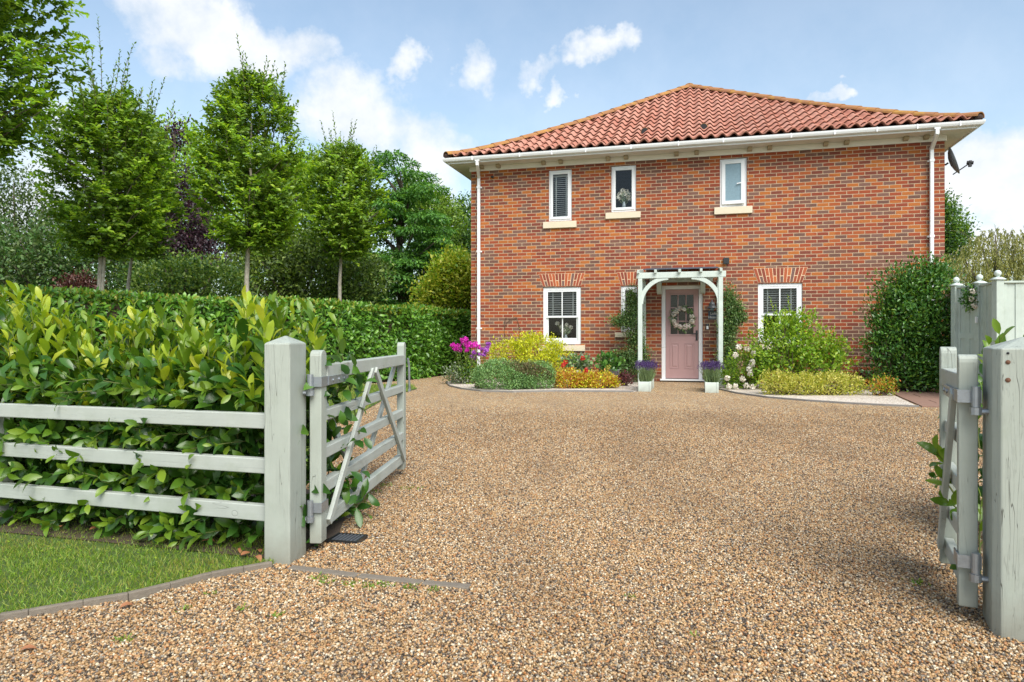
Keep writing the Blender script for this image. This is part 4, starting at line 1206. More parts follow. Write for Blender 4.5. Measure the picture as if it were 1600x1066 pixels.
MB().box((0.12, POUT - 0.07, bz - 0.06), (PW - 0.12, POUT - 0.012, bz + 0.09)).build('wall_plate', M['porch'], porch, None, 0.006)
for x in (0, PW):
    MB().box((x - .035, 0.06, bz - 0.035), (x + .035, POUT - 0.09, bz + .065)).build('side_beam', M['porch'], porch, None, 0.005)
for px in (997.5, 1024.5, 1062, 1095.5, 1126.5):
    x = Fc(px, 428, POUT)[0] - pu0
    mb = MB(); mb.bar((x, -0.12, bz + 0.075), (x, POUT - .02, bz + 0.20), 0.05, 0.07)
    mb.build('rafter', M['porch'], porch, None, 0.005)
MB().add([(0.06, -0.02, bz + .118), (PW - .04, -0.02, bz + .118), (PW - .04, POUT - .01, bz + .243), (0.06, POUT - .01, bz + .243), (0.06, -0.02, bz + .134), (PW - .04, -0.02, bz + .134), (PW - .04, POUT - .01, bz + .259), (0.06, POUT - .01, bz + .259)],
         [(0, 3, 2, 1), (4, 5, 6, 7), (0, 1, 5, 4), (1, 2, 6, 5), (2, 3, 7, 6), (3, 0, 4, 7)]).build('slate_roof', M['slate'], porch)
def arch_brace(x0, sgn, y):
    mb = MB(); n = 12; r0, r1 = 0.50, 0.585; z0 = bz - 0.062 - 0.50
    for i in range(n):
        v = []
        for a in (math.pi / 2 * i / n, math.pi / 2 * (i + 1) / n):
            for r in (r0, r1):
                # quarter arc: from the post up and over to the beam
                x = x0 + sgn * (0.50 - r * math.cos(a) + 0.06); z = z0 + r * math.sin(a) * 0.97 - 0.02
                x = max(x, x0 + 0.02) if sgn > 0 else min(x, x0 - 0.02)
                z = min(z, bz - 0.0625)
                v += [(x, y - .03, z), (x, y + .03, z)]
        mb.add(v, [(0, 4, 6, 2), (1, 3, 7, 5), (0, 1, 5, 4), (2, 6, 7, 3)] + ([(0, 2, 3, 1)] if i == 0 else []) + ([(4, 5, 7, 6)] if i == n - 1 else []))
    mb.build('curved_brace', M['porch'], porch, None, 0.004)
arch_brace(0, 1, 0); arch_brace(PW, -1, 0)
for x in (0.33, PW - 0.33):
    MB().prism([(0, -.0, 0), (0, 0, -.26), (0, -.06, -.24), (0, -.20, -.05), (0, -.20, 0)], (x - .05, POUT - .012, bz - .062), (x + .05, POUT - .012, bz - .062)).build('wall_bracket', M['porch'], porch, None, 0.004)

# wreath on the door
wu, wz = Fc(1066.5, 497.5, -0.05)
wr = facade_thing('door_wreath', wu, 0.0, wz, 'wreath of cream and blush flowers with leaves hanging on the pink door', 'wreath')
lv = Leaves()
a = rng.uniform(0, 6.28, 420); r = 0.205 + rng.normal(size=420) * 0.03
p = np.stack([r * np.cos(a), 0.0 + rng.normal(size=420) * 0.02, r * np.sin(a)], 1)
d = nrm(np.stack([np.cos(a) - np.sin(a) * 1.2, -0.7 + 0 * a, np.sin(a) + np.cos(a) * 1.2], 1) + rng.normal(size=(420, 3)) * 0.6)
lv.add('silver', p[:210], d[:210], rand_dir(210), 0.06 * rng.uniform(.7, 1.3, 210), 0.025, T_OVAL)
lv.add('mound', p[210:], d[210:], rand_dir(210), 0.065 * rng.uniform(.7, 1.3, 210), 0.026, T_OVAL)
lv.build('foliage', wr)
fl = Leaves()
for (an, rr, sz) in ((130, .2, .075), (105, .21, .06), (155, .2, .06), (-20, .21, .07), (10, .2, .055), (-75, .2, .07), (-55, .21, .07), (-105, .19, .05), (-135, .2, .07), (-160, .19, .05), (80, .19, .04)):
    c = (rr * math.cos(R(an)), -0.06, rr * math.sin(R(an)))
    flower_head(fl, 'blush' if int(an) % 2 else 'whitepetal', c, sz * .92, 110, 0.030)
fl.build('flowers', wr)

# wall lamp
lu, lz = Fc(1112.5, 478, 0.10)
lamp = facade_thing('wall_lamp', lu, 0.0, lz, 'dark grey coach lamp on the brick wall right of the front door', 'lamp')
MB().lathe([(.045, -.004), (.045, .02), (.03, .03)], (0.0, -.018, .02), 14, axis='y').build('back_plate', M['grey'], lamp)
MB().tube([(0, -.02, .05), (0, -.06, .11), (0, -.12, .12)], .009, 8).build('bracket_arm', M['grey'], lamp)
MB().lathe([(.012, .125), (.014, .09), (.035, .075), (.06, .045), (.065, .02), (.06, .01)], (0, -.12, 0), 18).build('cap', M['grey'], lamp, None, 0, True)
MB().lathe([(.062, .008), (.07, -.01), (.105, -.045), (.107, -.052), (.09, -.052)], (0, -.12, 0), 20).build('lamp_shade', M['grey'], lamp, None, 0, True)
MB().lathe([(.04, -.053), (.05, -.075), (.03, -.1)], (0, -.12, 0), 14).build('bulb_glass', M['frost'], lamp, None, 0, True)

# slate name plate
su, sz = Fc(1114.5, 492.5, 0.02)
sign = facade_thing('house_sign', su, 0.0, sz, 'small dark slate name plate under the wall lamp', 'sign')
MB().box((-.105, -.018, -.095), (.105, -.004, .095)).build('plate', M['slate'], sign, None, 0.004)
for (txt, z) in (('Loft', .008), ('House', -.068)):
    cu = bpy.data.curves.new('lettering', 'FONT'); cu.body = txt; cu.size = 0.078; cu.align_x = 'CENTER'; cu.extrude = 0.0006
    tmp = bpy.data.objects.new('lettering_curve', cu); COL.objects.link(tmp)
    me = bpy.data.meshes.new_from_object(tmp.evaluated_get(bpy.context.evaluated_depsgraph_get()))
    bpy.data.objects.remove(tmp)
    t = link_mesh('lettering', me, M['blind'], sign)
    t.location = (0, -0.0192, z); t.rotation_euler = (R(90), 0, 0)

bu, bz2 = Fc(1105.3, 510.5, 0.02)
bell = facade_thing('doorbell', bu, 0, bz2, 'small black and white video doorbell beside the door frame', 'doorbell')
MB().box((-.032, -.026, -.065), (.032, -.002, .065)).build('case', M['black'], bell, None, 0.006)
MB().box((-.022, -.029, -.055), (.022, -.0265, .012)).build('button_panel', M['white'], bell, None, 0.001)
MB().lathe([(.014, 0), (.014, .003)], (0, -.0295, .04), 12, axis='y').build('lens', M['grey'], bell)

bu, bz2 = Fc(1134.8, 407.5, 0.05)
box = facade_thing('outside_light', bu, 0, bz2, 'square black wall light on the brickwork above the porch', 'light')
MB().box((-.06, -.085, -.065), (.06, -.012, .065)).build('housing', M['black'], box, None, 0.006)
MB().box((-.045, -.011, -.05), (.045, -.001, .05)).build('mount', M['grey'], box)
MB().box((-.045, -.07, -.069), (.045, -.02, -.0655)).build('lens', M['frost'], box)
bu, bz2 = Fc(769.8, 277.0, 0.03)
s = MB().lathe([(.03, 0), (.032, .03), (.022, .06), (.01, .07)], (0, -.07, 0), 14, axis='y').build('wall_sensor', M['black'], None, H2W(bu, 0, bz2), 0, True, TH)
tag(s, 'tiny dark sensor on the brickwork near the left downpipe top', 'sensor')

# satellite dish on the right-hand side wall
dish = empty('satellite_dish', H2W(W_, 0.20, 0), TH, 'grey satellite dish on the right side wall under the eaves', 'satellite dish')
dz = Fc(1488, 253, -0.2)[1]
mb = MB(); mb.tube([(0.0, 0, dz - .05), (.08, 0, dz - .05), (.12, -.02, dz - .02)], .018, 8); mb.box((0.001, -.05, dz - .13), (.012, .05, dz + .03)); mb.build('wall_mount', M['black'], dish)
prof = [(0.001, .0), (.08, .008), (.16, .03), (.235, .065), (.238, .06), (.16, .022), (.08, 0.0)]
mb = MB(); nseg = 26
vs = []; fs = []
rotm = Matrix.Rotation(R(-14), 4, 'Z') @ Matrix.Rotation(R(-18), 4, 'Y')
for (r_, x_) in prof:
    for j in range(nseg):
        a = 2 * math.pi * j / nseg
        v = rotm @ Vector((x_ * 1.3, r_ * math.cos(a), r_ * 1.22 * math.sin(a))); vs.append(v + Vector((.15, -.0, dz)))
for i in range(len(prof) - 1):
    for j in range(nseg): fs.append((i * nseg + j, i * nseg + (j + 1) % nseg, (i + 1) * nseg + (j + 1) % nseg, (i + 1) * nseg + j))
mb.add(vs, fs); mb.build('reflector', M['dish'], dish, None, 0, True)
mb = MB(); tip = Vector((.47, -.10, dz - .07)); mb.tube([(.20, -.02, dz - .26), tuple(tip)], .011, 6); mb.build('feed_arm', M['black'], dish)
mb = MB(); mb.tube([tip + Vector((.06, -.02, -.0)), tip + Vector((-.05, .015, .02))], .035, 10); mb.box(tuple(tip + Vector((-.02, -.03, -.07))), tuple(tip + Vector((.03, .03, .05)))); mb.build('receiver', M['black'], dish)

# flowers standing inside two windows
def vase_flowers(name, px, py0, out, label, heads, matn, r):
    u, z = Fc(px, py0, out)
    v = facade_thing(name, u, out, z, label, 'flowers')
    mb = MB(); mb.lathe([(.03, 0), (.045, .02), (.045, .10), (.03, .14), (.036, .16)], (0, 0, 0), 14); mb.build('vase', M['zinc'], v, None, 0, True)
    lv = Leaves(); fl = Leaves(); tw = MB()
    for (x, zz) in heads:
        tw.tube([(0, 0, .1), (x * .6, .02 * rng.normal(), zz * .6), (x, 0.0, zz)], .006, 5)
        flower_head(fl, matn, (x, 0, zz), r, 70, r * .55)
    k = 24; a = rng.uniform(0, 6.28, k)
    lv.add('silver', np.stack([rng.normal(size=k) * .05, rng.normal(size=k) * .03, rng.uniform(.15, .32, k)], 1), np.stack([np.cos(a), np.sin(a) * .5, .8 + 0 * a], 1), rand_dir(k), .12, .04, T_OVAL)
    lv.solid('stem', tw); lv.build('leaves', v); fl.build('blossoms', v)
vase_flowers('flower_vase', 975.0, 327, -0.16, 'vase of white flowers standing behind the middle upstairs window', [(-.09, .33), (-.03, .40), (.04, .38), (.10, .32), (-.12, .26), (.02, .30), (.12, .24)], 'whitepetal', .065)
vase_flowers('flower_vase', 884.0, 534, -0.2, 'white lilies in a vase behind the downstairs sash window left of the door', [(-.10, .34), (.02, .38), (.12, .33), (-.2, .42), (-.05, .26)], 'whitepetal', .05)

# bare climber stems on the wall
mb = MB()
def wallpts(l): return [H2W(*(lambda q: (q[0], -0.02, q[1]))(Fc(x, y, 0.02))) for x, y in l]
mb.tube(wallpts([(812, 530), (813, 515), (809, 503), (808, 497), (800, 499), (790, 497), (788, 505), (789, 514)]), .006, 5)
mb.tube(wallpts([(789, 530), (788, 515), (791, 505), (797, 500), (799, 502)]), .005, 5)
mb.tube(wallpts([(808, 497), (802, 495)]), .004, 5)
o = mb.build('climber_stem', M['twig']); tag(o, 'bare dark climber stem looping on the brick wall above the yellow shrub', 'plant')

# ------------------------------------------------------------------ planters with lavender
def planter(px0, px1, pyb, pyt, length, label, lab2):
    b0 = G(px0, pyb); b1 = G(px1, pyb)
    wid = (b1 - b0).length
    h = (pyb - pyt) / FPX * b0.y
    root = empty('planter_box', b0, TH, label, 'planter', 'lavender planters by the door')
    t = .018
    for (a, b) in (((0, 0, 0), (wid, t, h)), ((0, length - t, 0), (wid, length, h))):
        MB().box(a, b).build('end_panel', M['planter'], root, None, 0.003)
    for x in (0, wid - t):
        MB().box((x, t + .001, 0), (x + t, length - t - .001, h)).build('side_panel', M['planter'], root, None, 0.003)
    for x in (-.008, wid - .022):
        for y in (-.008, length - .022):
            MB().box((x, y, 0), (x + .03, y + .03, h + .004)).build('corner_post', M['planter'], root, None, 0.003)
    MB().box((t, t, .02), (wid - t, length - t, h - .03)).build('soil', M['soil'], root)
    pl = empty('lavender', b0 + Vector((0, 0, h - .03)), TH, lab2, 'lavender', 'lavender planters by the door')
    lv = Leaves(); n = int(850 * length / .85)
    x = rng.uniform(.015, wid - .015, n); y = rng.uniform(.03, length - .04, n)
    p = np.stack([x, y, 0 * x], 1)
    lean = np.stack([(x - wid / 2) * 1.6 / wid * .30, (y - length / 2) / length * .5, np.ones(n)], 1) + rng.normal(size=(n, 3)) * .14
    d = nrm(lean); L = rng.uniform(.12, .25, n)
    lv.add('lav', p, d, rand_dir(n), L, .012, T_BLADE)
    k = rng.random(n) < .6
    pp = p[k] + d[k] * (L[k] * .5)[:, None]
    lv.add('lav', pp, nrm(d[k] + rng.normal(size=(k.sum(), 3)) * .5), rand_dir(k.sum()), .07, .010, T_DIAMOND)
    f = rng.random(n) < .36
    q = p[f] + d[f] * .20; m = f.sum(); Lf = rng.uniform(.04, .15, m)
    tops = q + d[f] * Lf[:, None]
    lv.add('lav', q, d[f], rand_dir(m), Lf, .006, T_BLADE)
    for s in range(7):
        c = tops + d[f] * (0.009 * s)
        lv.add('lavflower', c, nrm(d[f] * .6 + rand_dir(m)), rand_dir(m), .020, .014, T_DIAMOND)
    lv.build('foliage', pl)
planter(998.0, 1016.0, 612.0, 596.5, .95, 'pale green wooden trough left of the front door', 'lavender in bloom in the trough left of the door')
planter(1102.3, 1121.3, 613.8, 597.5, .85, 'pale green wooden trough right of the front door', 'lavender in bloom in the trough right of the door')

# ------------------------------------------------------------------ gates, posts and rail fence
def gate_post(base, yaw, w, dpt, h, label):
    mb = MB()
    hw, hd = w, dpt
    mb.add([(0, 0, -.1), (-hw, 0, -.1), (-hw, hd, -.1), (0, hd, -.1), (0, 0, h), (-hw, 0, h), (-hw, hd, h), (0, hd, h), (-hw / 2, hd / 2, h + .035)],
           [(0, 3, 2, 1), (0, 1, 5, 4), (1, 2, 6, 5), (2, 3, 7, 6), (3, 0, 4, 7), (4, 5, 8), (5, 6, 8), (6, 7, 8), (7, 4, 8)])
    o = mb.build('gate_post', M['sage'], None, base, 0.006, False, yaw)
    tag(o, label, 'gate post')
    return o
# left post: corner nearest the drive at (453,885)
cL = Vector((-0.964, 2.964, 0))
gate_post(cL, R(-6), 0.118, 0.178, 0.968, 'sage green gate post with a long drying crack between the laurel and the open gate')
cR = Vector((1.599, 2.265, 0))
pr = gate_post(cR, 0, 0.0, 0, 0, 'tmp')
bpy.data.objects.remove(pr)
# right post: near corner cR, left face runs back along (.098,.199)
ang = math.atan2(.098, .199)
mb = MB(); w2 = .20
ch = .028
h2 = .958
foot = [(0, ch), (ch * .8, 0), (w2, 0), (w2, w2), (0, w2)]
mb.add([(x, y, -.1) for x, y in foot] + [(x, y, h2) for x, y in foot] + [(w2 / 2, w2 / 2, h2 + .04)],
       [(4, 3, 2, 1, 0)] + [(i, (i + 1) % 5, 5 + (i + 1) % 5, 5 + i) for i in range(5)] + [(5 + i, 5 + (i + 1) % 5, 10) for i in range(5)])
o = mb.build('gate_post', M['sage_old'], None, (1.592, 2.26, 0), 0.004, False, -ang)
tag(o, 'thick grainy sage green gate post with knots behind the small gate leaf', 'gate post')

thick = o
def on_thick_post(px, py, r, mat, name):
    c_, s_ = math.cos(-ang), math.sin(-ang); k = (px - 800) / FPX
    x = (k * 2.26 - 1.592) / (c_ - k * s_); Y = 2.26 + x * s_
    z = CAMZ + (HOR - py) / FPX * Y
    mb = MB(); mb.lathe([(r * .3, -.0035), (r, -.0015), (r * 1.05, .0)], (x, -.0005, z), 12, axis='y'); mb.build(name, mat, thick)
M['rust'] = mat_plain('rusty_nail', (0.12, 0.055, 0.03), 0.8, 0.4, 60)
on_thick_post(1575, 552, .004, M['dark'], 'nail'); on_thick_post(1575, 566, .007, M['rust'], 'nail'); on_thick_post(1575, 594, .0075, M['rust'], 'nail')

def gate(base, end, side, label, half=False):
    """base: hinge stile foot, end: clapping stile foot; side +1 = braces' front face on the local -y side"""
    b = Vector((base[0], base[1], 0)); e = Vector((end[0], end[1], 0))
    L = (e - b).length; yaw = math.atan2(e.y - b.y, e.x - b.x)
    g = empty('field_gate', b, yaw, label, 'gate')
    def stile(x, w, t, z0, z1):
        n = 7; prof = [(-w / 2, z0), (w / 2, z0)] + [(w / 2 * math.cos(a) , z1 - .028 + .028 * math.sin(a)) for a in [math.pi * i / n for i in range(n + 1)]]
        prof = [(px, pz) for px, pz in prof]
        mb = MB(); k = len(prof)
        mb.add([(x + px, -t / 2, pz) for px, pz in prof] + [(x + px, t / 2, pz) for px, pz in prof],
               [tuple(range(k)), tuple(range(2 * k - 1, k - 1, -1))] + [(i, k + i, k + (i + 1) % k, (i + 1) % k) for i in range(k)])
        return mb.build('stile', M['sage'], g, None, 0.004)
    stile(0.0, .075 if not half else .045, .055 if not half else .058, .048, .935)
    stile(L, .07 if not half else .045, .05 if not half else .058, .05, .955)
    for (z0, z1) in ((.797, .866), (.602, .652), (.425, .478), (.262, .318), (.098, .162)):
        t = (.022 if z0 < .7 else .032) if not half else (.016 if z0 < .7 else .028)
        x0 = .038 if not half else .026; x1 = L - .036 if not half else L - .026
        mb = MB(); mb.box((x0, -t, z0), (x1, t, z1))
        mb.build('rail', M['sage_x'], g, None, 0.004)
    t = .02
    def brace(xa, za, xb, zb, front):
        y = side * (-.0225 - t / 2 - .001) * (1 if front else -1)
        mb = MB(); mb.bar((xa, y, za), (xb, y, zb), t, .05, (0, 0, 1)) if False else None
        a = Vector((xa, y, za)); b_ = Vector((xb, y, zb)); d = (b_ - a).normalized()
        nrmv = d.cross(Vector((0, 1, 0))).normalized() * .021
        mb = MB(); mb.prism([nrmv + Vector((0, -t / 2, 0)), nrmv + Vector((0, t / 2, 0)), -nrmv + Vector((0, t / 2, 0)), -nrmv + Vector((0, -t / 2, 0))], a, b_)
        mb.build('brace', M['sage_x'], g, None, 0.003)
    if not half:
        m = L * .49
        brace(.05, .125, m - .02, .80, True); brace(m + .04, .80, L - .05, .13, True)
        brace(m - .06, .14, L - .06, .80, False); brace(.06, .78, m - .10, .15, False)
    else:
        brace(.06, .80, L - .05, .13, True)
    # hinges: strap, knuckle and the pin driven into the post
    for (z, top) in ((.79, True), (.215, False)):
        mb = MB(); ln = (.34 if not half else .30) if top else .07
        s = .028 if not half else .030
        yy = (.034 if top else s) if not half else .040
        mb.box((-.045, -s - .006, z - .022), (ln, -s - .0005 if not top else -.0325, z + .022)) if False else None
        for sg in (-1, 1):
            ya, yb = sorted((sg * (s + .001), sg * (s + .006)))
            mb.box((-.046, ya, z - .022), (.04, yb, z + .022))
            if top:
                ya, yb = sorted((sg * .0328, sg * .038)); mb.box((.04, ya, z - .02), (ln, yb, z + .02))
                for x in (.10, .19, .27):
                    if x < ln: mb.tube([(x, sg * .038, z), (x, sg * .043, z)], .008, 8)
        mb.box((-.052, -s - .006, z - .022), (-.046, s + .006, z + .022))
        hs = -1 if half else 1; ky = hs * .017
        mb.tube([(-.058, ky, z - .035), (-.058, ky, z + .035)], .014, 12)
        mb.tube([(-.058, ky, z - .062), (-.058, ky, z - .036)], .019, 10)
        h = mb.build('hinge', M['galv'], g)
        mb = MB(); mb.tube([(-.058, ky, z - .050), (-.062, hs * .095, z - .050)], .010, 8); mb.build('hinge_pin', M['galv'], h)
    return g, L
gl, Lg = gate((-.898, 3.165), (-.79, 4.88), 1, 'long pale green five bar gate leaf standing open by the laurel', False)
# hanging latch on the clapping stile
mb = MB(); mb.tube([(Lg + .005, -.045, .84), (Lg + .02, -.05, .79), (Lg + .035, -.05, .64), (Lg + .04, -.05, .615)], .008, 6); mb.box((Lg + .03, -.058, .60), (Lg + .05, -.042, .62)); mb.build('latch', M['galv'], gl)
gate((1.610, 2.415), (1.826, 2.86), -1, 'short green gate leaf standing open beside the thick right post', True)

rf = empty('rail_fence', FA, 0, 'low sage green three rail fence in front of the laurel and lawn', 'fence')
fl_ = (FB - FA).length; fyaw = math.atan2(fdir.y, fdir.x)
rf.rotation_euler = (0, 0, fyaw)
for (z0, z1) in ((.590, .657), (.392, .458), (.182, .252)):
    MB().box((-.02, -.02, z0), (fl_, .02, z1)).build('rail', M['sage_x'], rf, None, 0.004)
for x in (1.735,):
    MB().box((x - .05, -.125, -.05), (x + .05, -.021, .64)).build('post', M['sage'], rf, None, 0.005)
# bring the posts behind the rails (rails face the camera)
for c in rf.children:
    if c.name.startswith('post'): c.location = (0, 0, 0)

# drain grate in the gravel
gp = G(543, 845)
dg = empty('drain_grate', gp, R(-12), 'small black drain grate in the gravel at the foot of the gate', 'drain')
mb = MB(); frame = (-.075, -.06, .075, .06)
mb.box((-.078, -.063, -.01), (.078, -.054, .018)); mb.box((-.078, .054, -.01), (.078, .063, .018)); mb.box((-.078, -.054, -.01), (-.069, .054, .018)); mb.box((.069, -.054, -.01), (.078, .054, .018))
mb.build('frame', M['black'], dg)
mb = MB()
for i in range(7): mb.bar((-.057 + i * .019, -.054, .012), (-.057 + i * .019, .054, .012), .007, .010)
mb.build('bars', M['grey'], dg)
MB().box((-.068, -.053, .0005), (.068, .053, .0115 - .004)).build('well', M['dark'], dg)

# ------------------------------------------------------------------ board fence at the right
ZF = 1.80
pA = Vector((7.36, 11.30)); pB = Vector((7.40, 10.80)); pC = Vector((7.27, 10.22))
pA = Vector(((1494 - 800) / FPX * 11.35, 11.35)); pB = Vector(((1530.5 - 800) / FPX * 10.85, 10.85)); pC = Vector(((1559 - 800) / FPX * 10.15, 10.15))
pD = Vector((10.6, 9.75))
bf = empty('board_fence', (pC.x, pC.y, 0), 0, 'tall pale green board fence with ball finials right of the house', 'fence')
def fence_run(a, b, board):
    a3 = Vector((a.x - pC.x, a.y - pC.y, 0)); b3 = Vector((b.x - pC.x, b.y - pC.y, 0)); d = (b3 - a3); L = d.length; d.normalize(); s = Vector((-d.y, d.x, 0))
    n = max(2, int(L / board)); mb = MB()
    for i in range(n):
        p = a3 + d * (L * (i + .5) / n); off = .012 * (i % 2)
        w = L / n * .5 + .002
        q = [p - d * w + s * (off - .009), p + d * w + s * (off - .009), p + d * w + s * (off + .009 - .0004 * (i % 3)), p - d * w + s * (off + .009 - .0004 * (i % 3))]
        mb.add([(v.x, v.y, .06) for v in q] + [(v.x, v.y, ZF - .02) for v in q], [(0, 3, 2, 1), (4, 5, 6, 7), (0, 1, 5, 4), (1, 2, 6, 5), (2, 3, 7, 6), (3, 0, 4, 7)])
    mb.build('board_panel', M['fence'], bf)
    mb = MB(); mb.bar(a3 + Vector((0, 0, ZF)), b3 + Vector((0, 0, ZF)), .07, .03); mb.build('capping_rail', M['fence'], bf, None, .004)
def fence_post(p):
    q = Vector((p.x - pC.x, p.y - pC.y, 0)); w = .055
    po = MB().box((q.x - w, q.y - w, -.05), (q.x + w, q.y + w, ZF + .03)).build('post', M['fence'], bf, None, .004)
    mb = MB()
    mb.add([(q.x - .075, q.y - .075, ZF + .031), (q.x + .075, q.y - .075, ZF + .031), (q.x + .075, q.y + .075, ZF + .031), (q.x - .075, q.y + .075, ZF + .031),
            (q.x - .075, q.y - .075, ZF + .045), (q.x + .075, q.y - .075, ZF + .045), (q.x + .075, q.y + .075, ZF + .045), (q.x - .075, q.y + .075, ZF + .045),
            (q.x - .03, q.y - .03, ZF + .075), (q.x + .03, q.y - .03, ZF + .075), (q.x + .03, q.y + .03, ZF + .075), (q.x - .03, q.y + .03, ZF + .075)],
           [(0, 3, 2, 1), (0, 1, 5, 4), (1, 2, 6, 5), (2, 3, 7, 6), (3, 0, 4, 7), (4, 5, 9, 8), (5, 6, 10, 9), (6, 7, 11, 10), (7, 4, 8, 11), (8, 9, 10, 11)])
    r = .048
    mb.lathe([(.024, 0.0), (.022, .012)] + [(r * math.sin(a), .055 - r * math.cos(a)) for a in [math.pi * (i + 1.6) / 12 for i in range(10)]] + [(.004, .103)], (q.x, q.y, ZF + .075), 16)
    mb.build('finial', M['planter'], po, None, 0, True)
fence_run(pA, pB, .10); fence_run(pB, pC, .10); fence_run(pC, pD, .12)
for p in (pA, pB, pC, Vector((pC.x + 1.83, pC.y - .215))): fence_post(p)
fence_run(pA, Vector((8.35, 13.1)), .12)
mb = MB(); a3 = pA - pC; b3 = pB - pC
mb.bar((a3.x, a3.y - .03, 1.0), (b3.x, b3.y - .03, 1.0), .02, .09); mb.build('ledge_rail', M['fence'], bf)
mb = MB(); lp = P(1522.5, 500, 10.85); mb.box((lp.x - pC.x - .015, lp.y - pC.y - .06, lp.z - .05), (lp.x - pC.x + .015, lp.y - pC.y - .03, lp.z + .05)); mb.build('latch', M['white'], bf, None, .004)
wp = P(1512, 468, 11.05) + Vector((0, -.10, 0))
hw = empty('hanging_plant', wp, 0, 'green leaves with cream flowers hanging on the board fence', 'hanging plant')
lv = Leaves(); add_bush(lv, [(0, 0, 0, .13, .10, .19)], 'gloss', 300, .07, .5, 6, .03, 3, zmin=-1); lv.build('foliage', hw)
fl = Leaves()
for (x, z) in ((-.06, .12), (.02, .10), (-.08, .0), (-.03, -.12), (.03, -.02), (-.05, -.11)): flower_head(fl, 'whitepetal', (x, -.11, z), .035, 40, .03)
fl.build('flowers', hw)

# ------------------------------------------------------------------ beds and paving in front of the house
bedL = [G(697, 598), G(703, 604), G(722, 608.5), G(752, 612), G(800, 613.5), G(870, 612), G(930, 612.5), G(990, 613), G(1001, 611)]
poly = [(p.x, p.y) for p in bedL] + [tuple(H2W(Fc(1010, 590)[0], .0).xy), tuple(H2W(0.0, 0.0).xy), tuple(H2W(-.3, .2).xy)]
poly_sheet('bed_stones', poly, 0.006, M['whitestone'])
tag(strip_box('bed_kerb', bedL[:-1], .03, -.01, .030, M['kerb']), 'curved grey kerb edging the flower bed left of the door', 'kerb')
bedR = [G(1124, 609), G(1150, 615), G(1200, 622), G(1260, 627), G(1320, 631), G(1380, 634.3), G(1436, 636.5)]
poly = [(p.x, p.y) for p in bedR] + [tuple(G(1386, 613).xy), (7.6, 12.6), tuple(H2W(W_, 0).xy), tuple(H2W(Fc(1118, 590)[0], 0).xy)]
poly_sheet('bed_stones', poly, 0.006, M['whitestone'])
tag(strip_box('bed_kerb', bedR, .03, -.01, .028, M['kerb']), 'sweeping grey kerb edging the white stone bed right of the door', 'kerb')
# brown paving slabs
def slab_field():
    o = G(1440, 636.3); e1 = (G(1386, 612.6) - o); e1.z = 0
    mb = MB(); ux = e1.normalized(); uy = Vector((ux.y, -ux.x, 0))
    if uy.x < 0: uy = -uy
    nx = 5; st = e1.length / 5
    for i in range(nx):
        for j in range(4):
            a = o + ux * (st * i + .006) + uy * (.6 * j + .006 - (.3 if i % 2 else 0)); b = .6 - .012
            if i % 2 and j == 0: a = o + ux * (st * i + .006) + uy * .006; b = .3 - .012
            q = [a, a + ux * (st - .012), a + ux * (st - .012) + uy * b, a + uy * b]
            z = .018 + random.uniform(-.001, .002)
            mb.add([(v.x, v.y, -.02) for v in q] + [(v.x, v.y, z) for v in q], [(0, 3, 2, 1), (4, 5, 6, 7), (0, 1, 5, 4), (1, 2, 6, 5), (2, 3, 7, 6), (3, 0, 4, 7)])
    o = mb.build('paving', M['paver'], None, None, .003); o['kind'] = 'structure'
slab_field()

